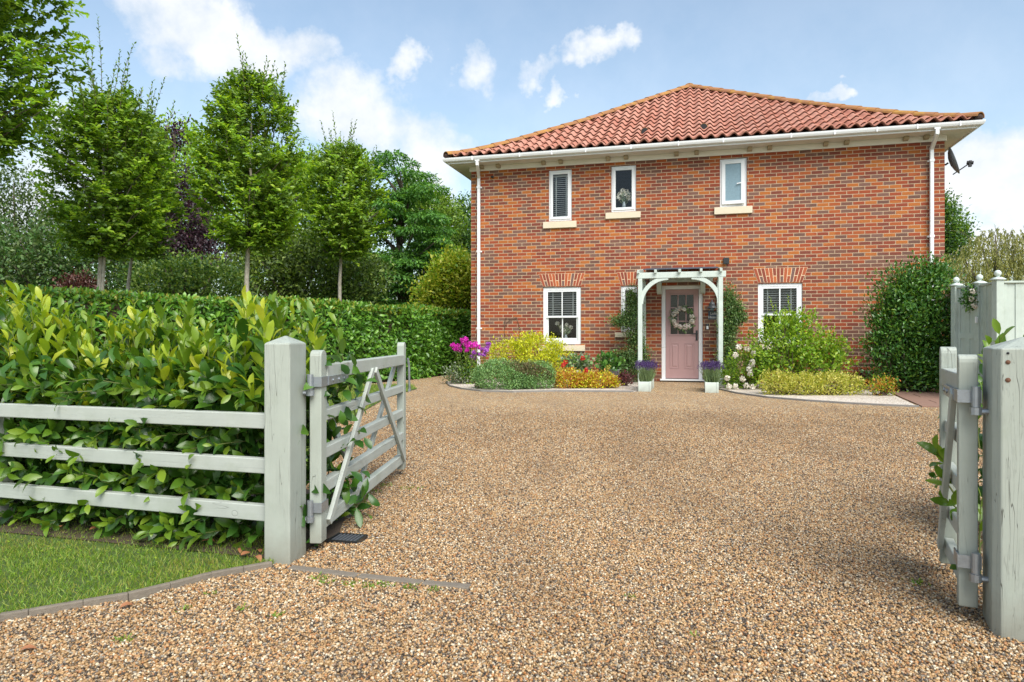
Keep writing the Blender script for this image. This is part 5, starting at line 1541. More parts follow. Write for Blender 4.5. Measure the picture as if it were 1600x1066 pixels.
# ------------------------------------------------------------------ laurel behind the rail fence
fback = Vector((-fdir.y, fdir.x, 0))
if fback.y < 0: fback = -fback
def FW(t, y, z): return np.array([FA.x + fdir.x * t + fback.x * y, FA.y + fdir.y * t + fback.y * y, z])
def laurel():
    root = empty('laurel_hedge', (FA.x + fdir.x * 1.2 + fback.x * .45, FA.y + fdir.y * 1.2 + fback.y * .45, 0), 0, 'loose cherry laurel with yellow green new shoots growing through the rail fence', 'hedge')
    o = np.array(root.location)
    lv = Leaves(); tw = MB()
    # upright shoots that make the ragged top
    for i in range(380):
        t = rng.uniform(.02, 2.75); y = rng.uniform(.10, .62)
        top = 1.03 + .05 * math.sin(t * 3.1 + 1) + .05 * math.sin(t * 7.3) + (.05 if t > 1.3 else 0) - (.05 if t < .35 else 0) + rng.uniform(-.26, .12) - .10 * (y < .2)
        b = FW(t + rng.normal() * .06, y + .05 + rng.uniform(0, .1), max(.1, top - rng.uniform(.45, .65))) - o
        e = FW(t, y, top) - o
        b[2] += 0; nf = 0.34 if (rng.random() < .42 and y < .55) else 0.0
        mats = ('laurel_mid' if rng.random() < .45 else 'laurel', 'laurel_new' if nf else 'laurel_mid')
        shoot_leaves(lv, mats, b, e, rng.integers(10, 17), .125 * rng.uniform(.6, 1.25), .36, T_LAUREL, .25, tw, .004, 0.78, nf or .3)
    # side sprays through the rails
    for i in range(270):
        t = rng.uniform(.17, 2.75); y = rng.uniform(.10, .22)
        z = rng.choice([rng.uniform(.10, .20), rng.uniform(.26, .40), rng.uniform(.46, .60), rng.uniform(.64, .82)])
        b = FW(t + rng.normal() * .05, y + .12, z - .05) - o
        out = rng.uniform(-.03, .08)
        e = FW(t + rng.normal() * .09, y - .12 - out * .6, z + rng.uniform(-.10, .04)) - o
        e[2] = max(.06, e[2])
        shoot_leaves(lv, ('laurel', 'laurel_mid'), b, e, rng.integers(7, 11), .100 * rng.uniform(.75, 1.2), .42, T_LAUREL, .2, tw, .004, 1.05, .2)
    # inside of the bush
    n = 3800
    p = np.stack([rng.uniform(-.10, 2.8, n), rng.uniform(.07, .75, n), rng.uniform(.05, .88, n)], 1)
    w = np.array([FA.x, FA.y, 0]) + p[:, :1] * np.array([fdir.x, fdir.y, 0]) + p[:, 1:2] * np.array([fback.x, fback.y, 0]); w[:, 2] = p[:, 2]
    w -= o
    d = nrm(np.array([-fback.x * .5, -fback.y * .5, .15]) + rng.normal(size=(n, 3)) * .8)
    lv.add('laurel', w, d, nrm(np.array([-fback.x * .4, -fback.y * .4, .9]) + rng.normal(size=(n, 3)) * .5), rng.uniform(.07, .12, n), .042, T_LAUREL)
    # sprays reaching round the post behind the gate
    for (px, py, dd, px2, py2) in ((512, 640, 3.55, 535, 575), (505, 700, 3.45, 528, 650), (500, 790, 3.35, 530, 735), (506, 620, 3.5, 516, 590),
                                   (500, 760, 3.45, 525, 700), (498, 570, 3.7, 490, 536), (500, 820, 3.45, 535, 800)):
        shoot_leaves(lv, ('laurel', 'laurel_mid'), np.array(P(px + 4, py + 12, dd + .28)) - o, np.array(P(px2, py2, dd + .12)) - o, 9, .08, .40, T_LAUREL, .2, tw, .004, .95, .35)
    lv.build('leaves', root); tw.build('stems', M['stem'], root)
laurel()
def laurel_right():
    root = empty('laurel_bush', (2.35, 3.0, 0), 0, 'laurel bush with big leaves poking out behind the thick right gate post', 'bush')
    o = np.array(root.location); lv = Leaves(); tw = MB()
    for (a, b, n, L) in (((1530, 640, 2.95), (1545, 540, 2.85), 6, .10), ((1560, 610, 3.0), (1562, 524, 2.9), 6, .105), ((1600, 620, 3.0), (1588, 545, 2.9), 5, .10),
                         ((1500, 740, 2.75), (1462, 703, 2.66), 6, .095), ((1502, 800, 2.7), (1478, 782, 2.62), 5, .09), ((1512, 900, 2.62), (1497, 880, 2.52), 3, .07),
                         ((1530, 700, 2.8), (1534, 610, 2.72), 6, .09), ((1532, 900, 2.7), (1533, 780, 2.66), 7, .08), ((1490, 770, 2.76), (1470, 745, 2.7), 4, .08)):
        shoot_leaves(lv, ('laurel_mid', 'laurel_mid'), np.array(P(*a)) - o, np.array(P(*b)) - o, n, L, .40, T_LAUREL, .35, tw, .004, .85, .3)
    add_bush(lv, [(0.25, .15, .42, .40, .55, .50)], 'laurel', 900, .10, .40, 8, .06, 4, tpl=T_LAUREL)
    lv.build('leaves', root); tw.build('stems', M['stem'], root)
laurel_right()

# ------------------------------------------------------------------ clipped hedge beyond the gate
HP = [np.array(v) for v in ((-11.5, 7.4), (-7.3, 9.7), (-4.0, 12.7), (-2.35, 15.6), (-1.28, 18.4), (-.9, 20.5))]
HH = 1.63
def hedge():
    root = empty('clipped_hedge', (-4.0, 13.0, 0), 0, 'long clipped laurel hedge with yellow tips along its flat top', 'hedge')
    o = np.array(root.location)
    lv = Leaves()
    core = MB()
    for a, b in zip(HP[:-1], HP[1:]):
        d = b - a; L = np.linalg.norm(d); d = d / L; nb = np.array([-d[1], d[0]])
        if nb @ np.array([-1, .6]) < 0: nb = -nb
        far = (a[1] + b[1]) / 2
        n = int(L * 1900)
        t = rng.uniform(-.05, L + .05, n); z = rng.uniform(.03, HH, n)
        bulge = .07 * np.sin(t * 2.1 + a[0]) + .05 * np.sin(z * 4 + t) + rng.uniform(-.05, .13, n)
        p = np.stack([a[0] + d[0] * t + nb[0] * bulge, a[1] + d[1] * t + nb[1] * bulge, z], 1)
        fo = -nb
        dr = nrm(np.array([fo[0] * .45, fo[1] * .45, .25]) + rng.normal(size=(n, 3)) * .75)
        up = nrm(np.array([fo[0] * .75, fo[1] * .75, .65]) + rng.normal(size=(n, 3)) * .4)
        Ls = .112 * rng.uniform(.6, 1.25, n)
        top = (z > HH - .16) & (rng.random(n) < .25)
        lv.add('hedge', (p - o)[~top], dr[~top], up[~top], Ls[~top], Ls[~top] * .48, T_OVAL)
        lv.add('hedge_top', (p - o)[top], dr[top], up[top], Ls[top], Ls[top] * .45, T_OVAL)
        m = int(L * 1000)
        t = rng.uniform(-.05, L + .05, m); y = rng.uniform(-.02, 1.0, m)
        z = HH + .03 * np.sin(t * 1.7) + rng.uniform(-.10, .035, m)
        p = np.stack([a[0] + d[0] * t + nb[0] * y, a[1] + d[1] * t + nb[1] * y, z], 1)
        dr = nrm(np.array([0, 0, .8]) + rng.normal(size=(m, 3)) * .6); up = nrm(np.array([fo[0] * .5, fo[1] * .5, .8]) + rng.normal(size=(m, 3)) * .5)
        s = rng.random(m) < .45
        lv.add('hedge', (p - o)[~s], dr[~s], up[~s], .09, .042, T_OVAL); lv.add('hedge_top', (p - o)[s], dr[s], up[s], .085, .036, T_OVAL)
        q = [a + nb * .16, b + nb * .16, b + nb * .9, a + nb * .9]
        core.add([(v[0] - o[0], v[1] - o[1], 0) for v in q] + [(v[0] - o[0], v[1] - o[1], HH - .12) for v in q], [(4, 5, 6, 7), (0, 1, 5, 4), (2, 3, 7, 6), (1, 2, 6, 5), (3, 0, 4, 7)])
    # end face by the house
    lv.build('leaves', root)
    core.build('core_slab', M['twig'], root)  # solid brown slab added inside the leaves so the hedge is not see-through
hedge()

# ------------------------------------------------------------------ trees
def limb_tree(root, trunk_pts, radii, bark, branches=None, name='trunk'):
    mb = MB(); mb.tube(trunk_pts, radii, 10)
    for b in branches or []: mb.tube(b[0], b[1], 6)
    return mb.build(name, bark, root, None, 0, True)

def hornbeam(px_t, py_t, px_c, d, rmax, z0, z1, lead, label, ntw=950, leaf=.078, seed=1, tr=.07, top_px=None, stems=1, dens=1.9):
    base = P(px_t, HOR, d); base.z = 0
    root = empty('hornbeam_tree', base, 0, label, 'tree', 'young hornbeams behind the hedge')
    cx = (px_c - px_t) / FPX * d
    r_ = np.random.default_rng(seed)
    prof = lambda t: np.interp(t, [0, .10, .30, .58, .82, 1.0], [.28, .68, .98, 1.0, .72, .26])
    br = []; H = z1 - z0
    for i in range(26):
        zb = z0 + r_.uniform(.0, .6) * H * .8; t = min(1, max(0, (zb - z0) / H + .25)); a = r_.uniform(0, 6.28); rr = prof(t) * rmax * .8
        f = max(0, min(1, zb / z1)); s = Vector((cx * f, 0, zb))
        e = Vector((cx + math.cos(a) * rr, math.sin(a) * rr, zb + r_.uniform(.3, .9)))
        m = (s + e) / 2 + Vector((0, 0, -.08))
        br.append(([s, m, e], [.016, .010, .004]))
    tr *= .72
    tp = [(0, 0, -.1), (cx * .1 + .02, .0, z0 * .4), (cx * .35 - .02, .02, z0 * .8), (cx * .8, 0, z0 + H * .35), (cx, 0, z0 + H * .8)]
    mb = MB(); mb.tube(tp, [tr * 1.2, tr, tr * .9, tr * .55, .012], 10)
    if stems > 1: mb.tube([(.02, 0, 1.2), (.07, 0, 1.7), (.10, .02, 2.4), (cx + .2, .1, z0 + 1)], [tr * .7, tr * .6, tr * .5, .015], 8)
    for b in br: mb.tube(b[0], b[1], 5, 1)
    mb.build('trunk', [M['bark_pale'], M['bark']], root, None, 0, True)
    lv = Leaves(); tw = MB()
    ntw = int(ntw * dens); leaf *= 1.10; rmax *= .84; z1 -= .22
    t = r_.beta(1.15, 1.35, ntw); a = r_.uniform(0, 6.28, ntw)
    lump = 1 + .22 * np.sin(a * 3 + seed) * np.sin(t * 7 + seed) + .14 * np.sin(a * 5 + t * 11 + seed)
    env = prof(t) * rmax * lump
    rf = r_.uniform(.30 ** 1.6, 1, ntw) ** (1 / 1.6)
    p = np.stack([cx + np.cos(a) * env * rf, np.sin(a) * env * rf, z0 + t * H], 1)
    keep = wobble(p * 1.9, seed + 3) > -.50
    p, a, t, rf = p[keep], a[keep], t[keep], rf[keep]
    out = np.stack([np.cos(a), np.sin(a), 0 * a], 1)
    d = nrm(out * (.75 - .35 * t)[:, None] + np.array([0, 0, .45]) + (t * .6)[:, None] * np.array([0, 0, 1.0]) + r_.normal(size=(len(p), 3)) * .35)
    L = r_.uniform(.18, .36, len(p))
    m = 13
    f = np.linspace(.05, 1, m)
    lp = (p[:, None, :] + d[:, None, :] * (L[:, None] * f[None, :])[:, :, None])
    lp[:, :, 2] -= (f ** 2 * .06)[None, :]
    side = nrm(np.cross(d, np.array([0, 0, 1.0])))
    sg = np.where(np.arange(m) % 2 == 0, 1.0, -1.0)
    ld = nrm(d[:, None, :] * .55 + side[:, None, :] * sg[None, :, None] * .8 + np.array([0, 0, -.12]) + r_.normal(size=lp.shape) * .3)
    lu = nrm(np.array([0, 0, .9]) + out[:, None, :] * .45 + r_.normal(size=lp.shape) * .38)
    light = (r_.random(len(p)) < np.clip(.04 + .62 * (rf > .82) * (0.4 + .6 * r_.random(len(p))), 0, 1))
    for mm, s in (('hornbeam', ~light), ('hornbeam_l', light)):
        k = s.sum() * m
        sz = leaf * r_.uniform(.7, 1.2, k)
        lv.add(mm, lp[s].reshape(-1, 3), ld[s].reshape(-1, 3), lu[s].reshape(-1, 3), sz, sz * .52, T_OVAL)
    # leading shoots above the crown
    for i in range(58):
        aa = r_.uniform(0, 6.28); q = r_.uniform(0, 1) ** .7; t_ = .99 - q * .42
        rr = prof(t_) * rmax * r_.uniform(.2, .95)
        b = np.array([cx + math.cos(aa) * rr, math.sin(aa) * rr, z0 + t_ * H - .1])
        ln = lead * r_.uniform(.55, 1.25) * (1.10 - .50 * q)
        e = b + np.array([math.cos(aa) * .22, math.sin(aa) * .22, 1.0]) * ln
        shoot_leaves(lv, ('hornbeam', 'hornbeam'), b, e, int(9 + ln * 15), leaf * .88, .5, T_OVAL, .1, tw, .006, 1.05, .2, .12)
    lv.solid('twig', tw)
    lv.build('crown', root)
hornbeam(-50, 0, -62, 8.4, 1.18, 3.15, 6.9, .8, 'nearest hornbeam whose leafy branches hang into the picture at the top left', 1000, .085, 11)
hornbeam(153, 455, 163, 11.4, 1.02, 2.30, 5.05, 1.0, 'hornbeam with a forked pale trunk and tall top shoots', 980, .08, 12, .062, None, 2)
hornbeam(191, 455, 220, 13.4, .72, 2.5, 5.25, .9, 'slim hornbeam half hidden behind the fork trunked one', 520, .08, 13, .05)
hornbeam(383, 465, 393, 13.0, 1.10, 2.62, 5.85, .75, 'tallest round crowned hornbeam on a clean pale trunk', 1250, .082, 14, .068)
hornbeam(529, 470, 537, 16.0, 1.03, 2.78, 5.35, .95, 'smaller hornbeam on a thin pale trunk nearest the house', 950, .085, 15, .062)

def pb(root, px, py, d, rx, ry, dep=1.0):
    c = P(px, py, d) - Vector(root.location)
    return (c.x, c.y, c.z, rx / FPX * d, max(rx, ry) / FPX * d * dep if dep <= 1 else dep, ry / FPX * d)
def kindless(n): return n == 'scrub_tree'
def bgtree(name, label, cat, px, d, blobs, mat, n, size, seed, bark='bark', group=None, trunk=True, width=.5, clump=12, spread=None, dep=.8, mat2=None, frac2=0., inner=.3, rough=.2, tpl=T_DIAMOND, up=.4, lo=.72):
    n = int(n * (1.0 if kindless(name) else 1.7)); size *= 1.25
    base = P(px, HOR, d); base.z = 0
    root = empty(name, base, 0, label, cat, group)
    bl = [pb(root, b[0], b[1], d + (b[4] if len(b) > 4 else 0), b[2], b[3], dep) for b in blobs]
    lv = Leaves(); add_bush(lv, bl, mat, n, size, width, clump, spread or size * 1.3, seed, lo, up, .7, .65, tpl, inner, rough, .05, mat2, frac2)
    lv.build('crown', root)
    if trunk:
        r_ = np.random.default_rng(seed); mb = MB()
        top = max(bl, key=lambda b: b[2])
        mb.tube([(0, 0, -.1), (.05, 0, top[2] * .35), (top[0] * .6, top[1] * .5, top[2] * .75), (top[0], top[1], top[2] + top[5] * .5)], [.03 * top[2] + .04, .024 * top[2] + .03, .015 * top[2], .015], 8)
        for b in bl:
            for q in range(3):
                e = Vector((b[0], b[1], b[2])) + Vector(rand_dir(1)[0]) * b[3] * .7; e.z = max(e.z, .2)
                s = Vector((.05, 0, max(.1, min(b[2] * .5, top[2] * .4)))); mb.tube([s, (s + e) / 2 + Vector((0, 0, .15)), e], [.04, .028, .008], 5)
        mb.build('trunk', M[bark], root, None, 0, True)
    return root
bgtree('scrub_tree', 'sparse grey green tree with bright sky showing through at the left edge', 'tree', 25, 19.0, [(20, 340, 75, 75), (70, 380, 55, 55), (-30, 300, 70, 80), (95, 330, 40, 45)], 'greygreen', 7000, .085, 21, clump=9, inner=.15, lo=.4, rough=.3)
bgtree('hawthorn_shrub', 'broad dark grey green shrub beneath the left hornbeams', 'shrub', 90, 16.5, [(40, 420, 90, 55), (150, 420, 90, 60), (95, 395, 70, 45), (-60, 400, 90, 80)], 'greygreen', 10500, .08, 22, mat2='darkgreen', frac2=.45)
bgtree('barberry_bush', 'low red brown bush below the fork trunked hornbeam', 'shrub', 125, 15.0, [(122, 458, 28, 24)], 'redbrown', 1300, .06, 23, trunk=False, mat2='maroon', frac2=.3)
bgtree('plum_tree', 'dark purple leaved plum tree between two hornbeams', 'tree', 262, 19.5, [(272, 215, 20, 26), (262, 300, 34, 50), (290, 345, 45, 40), (240, 392, 85, 42), (310, 398, 55, 38)], 'purple', 8000, .085, 24)
bgtree('field_maple', 'light yellow green tree glowing behind the hornbeams', 'tree', 285, 23.0, [(290, 300, 75, 105), (345, 290, 60, 90), (228, 330, 60, 80)], 'hornbeam_l', 9500, .10, 25, mat2='lightgreen', frac2=.4)
bgtree('dogwood_shrub', 'bushy olive green shrub left of the tallest hornbeam trunk', 'shrub', 285, 16.0, [(250, 445, 60, 36), (330, 450, 60, 40), (290, 430, 50, 30)], 'olive', 4200, .075, 26, mat2='darkgreen', frac2=.35)
bgtree('hazel_shrub', 'olive shrub with yellowish leaves between the two right hornbeam trunks', 'shrub', 455, 18.0, [(420, 425, 60, 50), (490, 430, 60, 52), (455, 400, 55, 40), (560, 440, 45, 45)], 'olive', 8000, .09, 27, mat2='greygreen', frac2=.45)
bgtree('ash_tree', 'light green tree filling the gap between the two right hornbeams', 'tree', 465, 25.0, [(460, 335, 65, 95), (505, 310, 55, 75), (440, 300, 55, 75), (420, 370, 50, 60)], 'hornbeam_l', 8500, .11, 28, mat2='hornbeam', frac2=.6)

def acacia():
    d = 23.0
    base = P(628, HOR, d); base.z = 0
    root = empty('false_acacia', base, 0, 'large dark green tree with layered feathery boughs left of the house', 'tree')
    r_ = np.random.default_rng(5); lv = Leaves(); mb = MB()
    mb.tube([(0, 0, -.1), (.1, 0, 1.6), (-.1, 0, 3.6), (0, 0, 6.2)], [.22, .19, .13, .03], 10)
    cl = [(608, 252, 22), (585, 270, 20), (630, 275, 30), (560, 300, 28), (600, 300, 36), (650, 305, 34), (625, 325, 40), (575, 335, 34), (670, 335, 32), (545, 345, 28), (690, 352, 28), (640, 355, 44), (600, 365, 40), (560, 380, 36),
          (665, 375, 38), (700, 385, 26), (625, 395, 44), (580, 410, 40), (655, 410, 36), (610, 430, 44), (560, 440, 40), (650, 440, 40), (590, 460, 50), (640, 465, 50), (690, 410, 22), (540, 410, 28), (540, 470, 40), (700, 460, 26)]
    for (px, py, rp) in cl:
        for q in range(4):
            c = np.array(P(px + r_.normal() * 12, py + r_.normal() * 8, d + r_.uniform(-1.6, 1.6))) - np.array(base)
            rad = rp / FPX * d * r_.uniform(.55, 1.0)
            n = int(330 * rad / .6)
            rr = rad * r_.random(n) ** .5; a = r_.uniform(0, 6.28, n)
            p = c + np.stack([rr * np.cos(a), rr * np.sin(a), -.30 * rr ** 2 / max(rad, .1) + r_.normal(size=n) * .045], 1)
            dd = nrm(np.stack([np.cos(a), np.sin(a), -.35 + 0 * a], 1) + r_.normal(size=(n, 3)) * .5)
            lv.add('acacia', p, dd, nrm(np.array([0, 0, 1.0]) + r_.normal(size=(n, 3)) * .35), .17 * r_.uniform(.6, 1.2, n), .06, T_DIAMOND)
            if q == 0: mb.tube([(0, 0, max(1.2, c[2] - 1.2)), tuple(c * np.array([.5, .5, 1]) - np.array([0, 0, .45])), tuple(c - np.array([0, 0, .05]))], [.06, .04, .012], 5)
    lv.build('crown', root); mb.build('trunk', M['bark'], root, None, 0, True)
acacia()
bgtree('oak_tree', 'rounded mid green tree top rising behind the layered dark tree', 'tree', 672, 31.0, [(665, 330, 40, 45), (690, 350, 30, 40), (645, 320, 30, 35)], 'hornbeam', 4500, .13, 31, mat2='olive', frac2=.35)
bgtree('lime_tree', 'dark tree standing right against the left house corner', 'tree', 728, 33.0, [(728, 355, 26, 42), (735, 400, 30, 55), (722, 440, 22, 40)], 'darkgreen', 5000, .14, 32, mat2='hornbeam', frac2=.3)
bgtree('golden_shrub', 'yellow green shrub beside the left house corner behind the hedge', 'shrub', 706, 20.5, [(706, 432, 30, 38), (728, 450, 24, 40), (684, 462, 30, 26)], 'yellowgreen', 5200, .10, 33, mat2='lightgreen', frac2=.35)
bgtree('boundary_trees', 'dark continuous belt of distant trees behind all the garden trees', 'tree belt', 350, 38.0, [(x, 440 + 12 * math.sin(x), 70, 62 + 16 * math.sin(x * .05)) for x in range(-120, 760, 60)], 'darkgreen', 15000, .17, 34, trunk=False, mat2='olive', frac2=.25)['kind'] = 'stuff'
bgtree('sycamore_tree', 'dark green tree peeping out beside the right house corner', 'tree', 1478, 31.0, [(1478, 360, 22, 40), (1488, 385, 22, 40), (1470, 330, 14, 24)], 'darkgreen', 3600, .12, 35, mat2='hornbeam', frac2=.4)

def willow():
    d = 27.0
    base = P(1560, HOR, d); base.z = 0
    root = empty('willow_tree', base, 0, 'yellow green weeping willow behind the board fence', 'tree')
    r_ = np.random.default_rng(8); lv = Leaves(); mb = MB()
    mb.tube([(0, 0, -.1), (.1, 0, 1.5), (0, 0, 3.8)], [.28, .22, .06], 10)
    bl = [pb(root, 1535, 405, d, 48, 38, .9), pb(root, 1590, 395, d, 50, 36, .9), pb(root, 1555, 380, d, 34, 24, .9), pb(root, 1650, 400, d, 60, 45, .9), pb(root, 1510, 425, d - .6, 30, 30, .9), pb(root, 1570, 430, d, 60, 40, .9)]
    p, o = blob_points(bl, 1500, .6, 1.0, 9, .2)
    m = 14; f = np.linspace(0, 1, m)
    L = r_.uniform(.6, 1.5, len(p))
    hor = o * np.array([1, 1, 0])
    lp = p[:, None, :] + hor[:, None, :] * (L[:, None] * .28 * np.sqrt(f)[None, :])[:, :, None]
    lp[:, :, 2] += (.12 * np.sin(f * 2.2))[None, :] - (L[:, None] * f[None, :] ** 1.6) * .85
    ld = nrm(np.array([0, 0, -1.0]) + hor[:, None, :] * .4 + r_.normal(size=lp.shape) * .35)
    q = lp.reshape(-1, 3); dd = ld.reshape(-1, 3); k = q[:, 2] > .1
    lv.add('willow', q[k], dd[k], nrm(rand_dir(k.sum()) + np.array([0, -.4, .4])), .15 * r_.uniform(.6, 1.2, k.sum()), .032, T_DIAMOND)
    for i in range(16):   # twigs that arch above the crown
        b = np.array(P(1500 + r_.uniform(0, 120), 375, d)) - np.array(base)
        e = b + np.array([r_.normal() * .35, 0, r_.uniform(.25, .6)])
        shoot_leaves(lv, ('willow', 'willow'), b, e, 14, .11, .22, T_DIAMOND, .1, mb, .012, .9, .3, .4)
    for b in bl: mb.tube([(0, 0, 1.4), (b[0] * .5, b[1] * .5, b[2] * .8), (b[0], b[1], b[2] + b[5] * .5)], [.12, .08, .02], 6)
    lv.build('crown', root); mb.build('trunk', M['bark'], root, None, 0, True)
willow()

# ------------------------------------------------------------------ plants along the house
def plant(name, label, cat, px, py, d=None):
    b = G(px, py) if d is None else P(px, HOR, d)
    b.z = 0
    return empty(name, b, 0, label, cat)
# phlox
r = plant('phlox', 'tall magenta and violet phlox by the left downpipe', 'flowers', 735, 600)
D = r.location.y; lv = Leaves(); fl = Leaves(); tw = MB(); o = np.array(r.location)
for i, (px, py, m) in enumerate([(708, 540, 0), (716, 541, 0), (723, 532, 0), (729, 541, 0), (733, 536, 0), (718, 547, 0), (738, 540, 0), (743, 537, 0), (747, 542, 0), (725, 536, 0), (712, 545, 0), (729, 547, 0), (727, 530, 0),
                                 (753, 546, 1), (760, 548, 1), (763, 538, 1), (740, 551, 1), (748, 553, 1), (756, 553, 1), (742, 560, 1), (736, 558, 1), (761, 543, 1)]):
    top = np.array(P(px, py, D + rng.uniform(-.15, .25))) - o
    b = np.array([(px - 735) / FPX * D * .45 + rng.normal() * .03, rng.normal() * .08, 0.0])
    shoot_leaves(lv, ('hornbeam', 'climber'), b, top, 24, .085, .26, T_OVAL, .12, tw, .005, 1.15, .2, .05)
    flower_head(fl, 'violet' if m else 'magenta', top, .052 if not m else .042, 60, .040, .75)
add_bush(lv, [(0, .05, .2, .26, .2, .26)], 'darkgreen', 700, .07, .3, 8, .05, 3, mat2='lightgreen', frac2=.4)
lv.solid('stem', tw); lv.build('leaves', r); fl.build('flowers', r)
r = plant('euonymus_plant', 'small grey green variegated plant at the foot of the phlox', 'plant', 713, 600)
lv = Leaves(); add_bush(lv, [pb(r, 711, 586, r.location.y, 17, 14), pb(r, 720, 592, r.location.y, 12, 9)], 'silver', 700, .05, .5, 8, .04, 5, mat2='greygreen', frac2=.5); lv.build('leaves', r)

def shrub(name, label, px, d, blobs, mat, n, size, seed, mat2=None, frac2=0., width=.5, clump=8, spread=None, dep=.8, tpl=T_OVAL, up=.5, rough=.14, where=None, lo=.78, inner=.3, cat='shrub'):
    r = plant(name, label, cat, px, 0, d)
    bl = [pb(r, b[0], b[1], d + (b[4] if len(b) > 4 else 0), b[2], b[3], dep) for b in blobs]
    lv = Leaves(); add_bush(lv, bl, mat, n, size, width, clump, spread or size, seed, lo, up, .7, .6, tpl, inner, rough, .015, mat2, frac2, where)
    lv.build('leaves', r)
    tw = MB(); g = np.random.default_rng(seed)
    for b in bl:
        for q in range(7):
            e = np.array(b[:3]) + rand_dir(1)[0] * np.array(b[3:6]) * .75; e[2] = max(e[2], .08)
            tw.tube([(b[0] * .4 + g.normal() * .04, b[1] * .4 + g.normal() * .04, 0), tuple(e * np.array([.8, .8, .5])), tuple(e)], [.012, .009, .004], 5)
    tw.build('stems', M['twig'], r)
    return r, bl
shrub('golden_philadelphus', 'bright yellow leaved shrub under the downstairs sash window', 826, 14.9, [(800, 556, 36, 24), (838, 550, 40, 26), (868, 556, 24, 18), (823, 540, 26, 18), (850, 565, 34, 16)], 'yellow', 5200, .055, 41, 'yellowgreen', .22)
r, bl = shrub('hebe_mound', 'two merged domes of clipped blue green shrub with brown patches', 805, 12.95, [(785, 591, 46, 28), (837, 590, 30, 25), (812, 594, 36, 25)], 'mound', 13500, .036, 42, clump=10, width=.5, up=.7, rough=.05, lo=.86, spread=.03,
              mat2='mound_brown', frac2=.9, where=lambda p, o: (wobble(p * 3.4, 9) > .42))
shrub('spirea_mound', 'low mound of orange and gold spirea left of its twin', 892, 13.1, [(888, 597, 27, 18), (905, 600, 20, 14)], 'orange', 2600, .045, 43, 'yellow', .32)
shrub('spirea_mound', 'low mound of gold and orange spirea nearer the door', 937, 13.1, [(935, 598, 28, 14), (950, 601, 16, 11), (920, 601, 18, 11)], 'orange', 2600, .045, 44, 'yellow', .40)
# geranium in a pot
r = plant('flower_pot', 'grey pot of red geraniums behind the orange spirea', 'pot', 900, 0, 14.25)
MB().lathe([(.09, 0), (.12, .24), (.135, .25), (.135, .29), (.12, .29), (.11, .26)], (0, 0, 0), 20).build('pot', M['zinc'], r, None, 0, True)
lv = Leaves(); add_bush(lv, [(0, 0, .42, .27, .2, .13)], 'silver', 420, .075, .85, 6, .05, 6, mat2='mound', frac2=.6, tpl=T_DIAMOND); lv.build('leaves', r)
fl = Leaves()
for (px, py) in ((910, 560), (914, 583), (880, 571), (884, 566), (893, 577), (916, 579)): flower_head(fl, 'red', np.array(P(px, py, 14.0)) - np.array(r.location), .045, 45, .034)
fl.build('flowers', r)
# zinc bucket
r = plant('zinc_bucket', 'galvanised bucket planted with a hydrangea left of the porch', 'bucket', 958, 0, 13.95)
MB().lathe([(.095, 0), (.135, .30), (.145, .305), (.145, .32), (.13, .32), (.12, .29)], (0, 0, 0), 20).build('bucket', M['zinc'], r, None, 0, True)
lv = Leaves(); add_bush(lv, [(-.05, -.02, .42, .2, .16, .15)], 'gloss', 260, .10, .6, 6, .05, 7); lv.build('leaves', r)
fl = Leaves()
for (px, py) in ((950, 574), (947, 580)): flower_head(fl, 'cream', np.array(P(px, py, 13.75)) - np.array(r.location), .05, 50, .035)
fl.build('flowers', r)
shrub('heuchera_plant', 'small maroon leaved plant on the white stones beside the bucket', 976, 13.6, [(977, 592, 12, 8)], 'maroon', 240, .05, 45, width=.7, cat='plant')

# climbers on the porch sides
def climber(name, label, px, out, blobs, n, seed):
    u, _ = Fc(px, 500, out); b = H2W(u, -out, 0)
    r = empty(name, b, 0, label, 'climber')
    bl = [pb(r, x, y, b.y, rx, ry, .16) for (x, y, rx, ry) in blobs]
    lv = Leaves(); add_bush(lv, bl, 'climber', int(n * 3.0), .052, .44, 9, .05, seed, .3, .3, .8, .7, T_DIAMOND, .3, .3, .02, 'darkgreen', .35)
    tw = MB(); g = np.random.default_rng(seed)
    for q in range(95):
        bb = bl[g.integers(len(bl))]; c = np.array(bb[:3]) + rand_dir(1)[0] * np.array(bb[3:6]) * .8
        e = c + np.array([g.normal() * .16, -abs(g.normal()) * .05, g.uniform(-.04, .12)]) * 1.3
        shoot_leaves(lv, ('climber', 'climber'), c, e, 12, .035, .35, T_DIAMOND, .1, tw, .003, 1.0, .2, .2)
    for q in range(5):
        x = g.normal() * .06
        tw.tube([(x, 0, 0)] + [(x + g.normal() * .05, g.normal() * .03, z) for z in (.4, .8, 1.2, 1.6)], [.012, .01, .008, .006, .004], 5)
    lv.build('leaves', r); tw.build('stems', M['twig'], r)
climber('climbing_shrub', 'feathery green climber covering the narrow window left of the porch', 988, .55, [(990, 470, 11, 24), (986, 500, 18, 16), (968, 502, 16, 6), (993, 530, 13, 24), (988, 565, 20, 16), (965, 574, 26, 10), (1005, 560, 8, 22), (972, 555, 18, 6), (1000, 590, 10, 14)], 3600, 51)
climber('climbing_shrub', 'feathery green climber beside the right porch post', 1139, .5, [(1139, 472, 11, 26), (1148, 490, 14, 22), (1138, 515, 14, 24), (1140, 555, 16, 32), (1158, 497, 10, 8), (1133, 585, 14, 22)], 3400, 52)
shrub_r, bl = shrub('rose_bush', 'white flowered rose bush between the porch and the light green shrub', 1158, 13.0, [(1160, 578, 32, 30), (1142, 592, 20, 18), (1180, 570, 22, 30)], 'hornbeam', 2600, .05, 53, 'lightgreen', .35)
fl = Leaves()
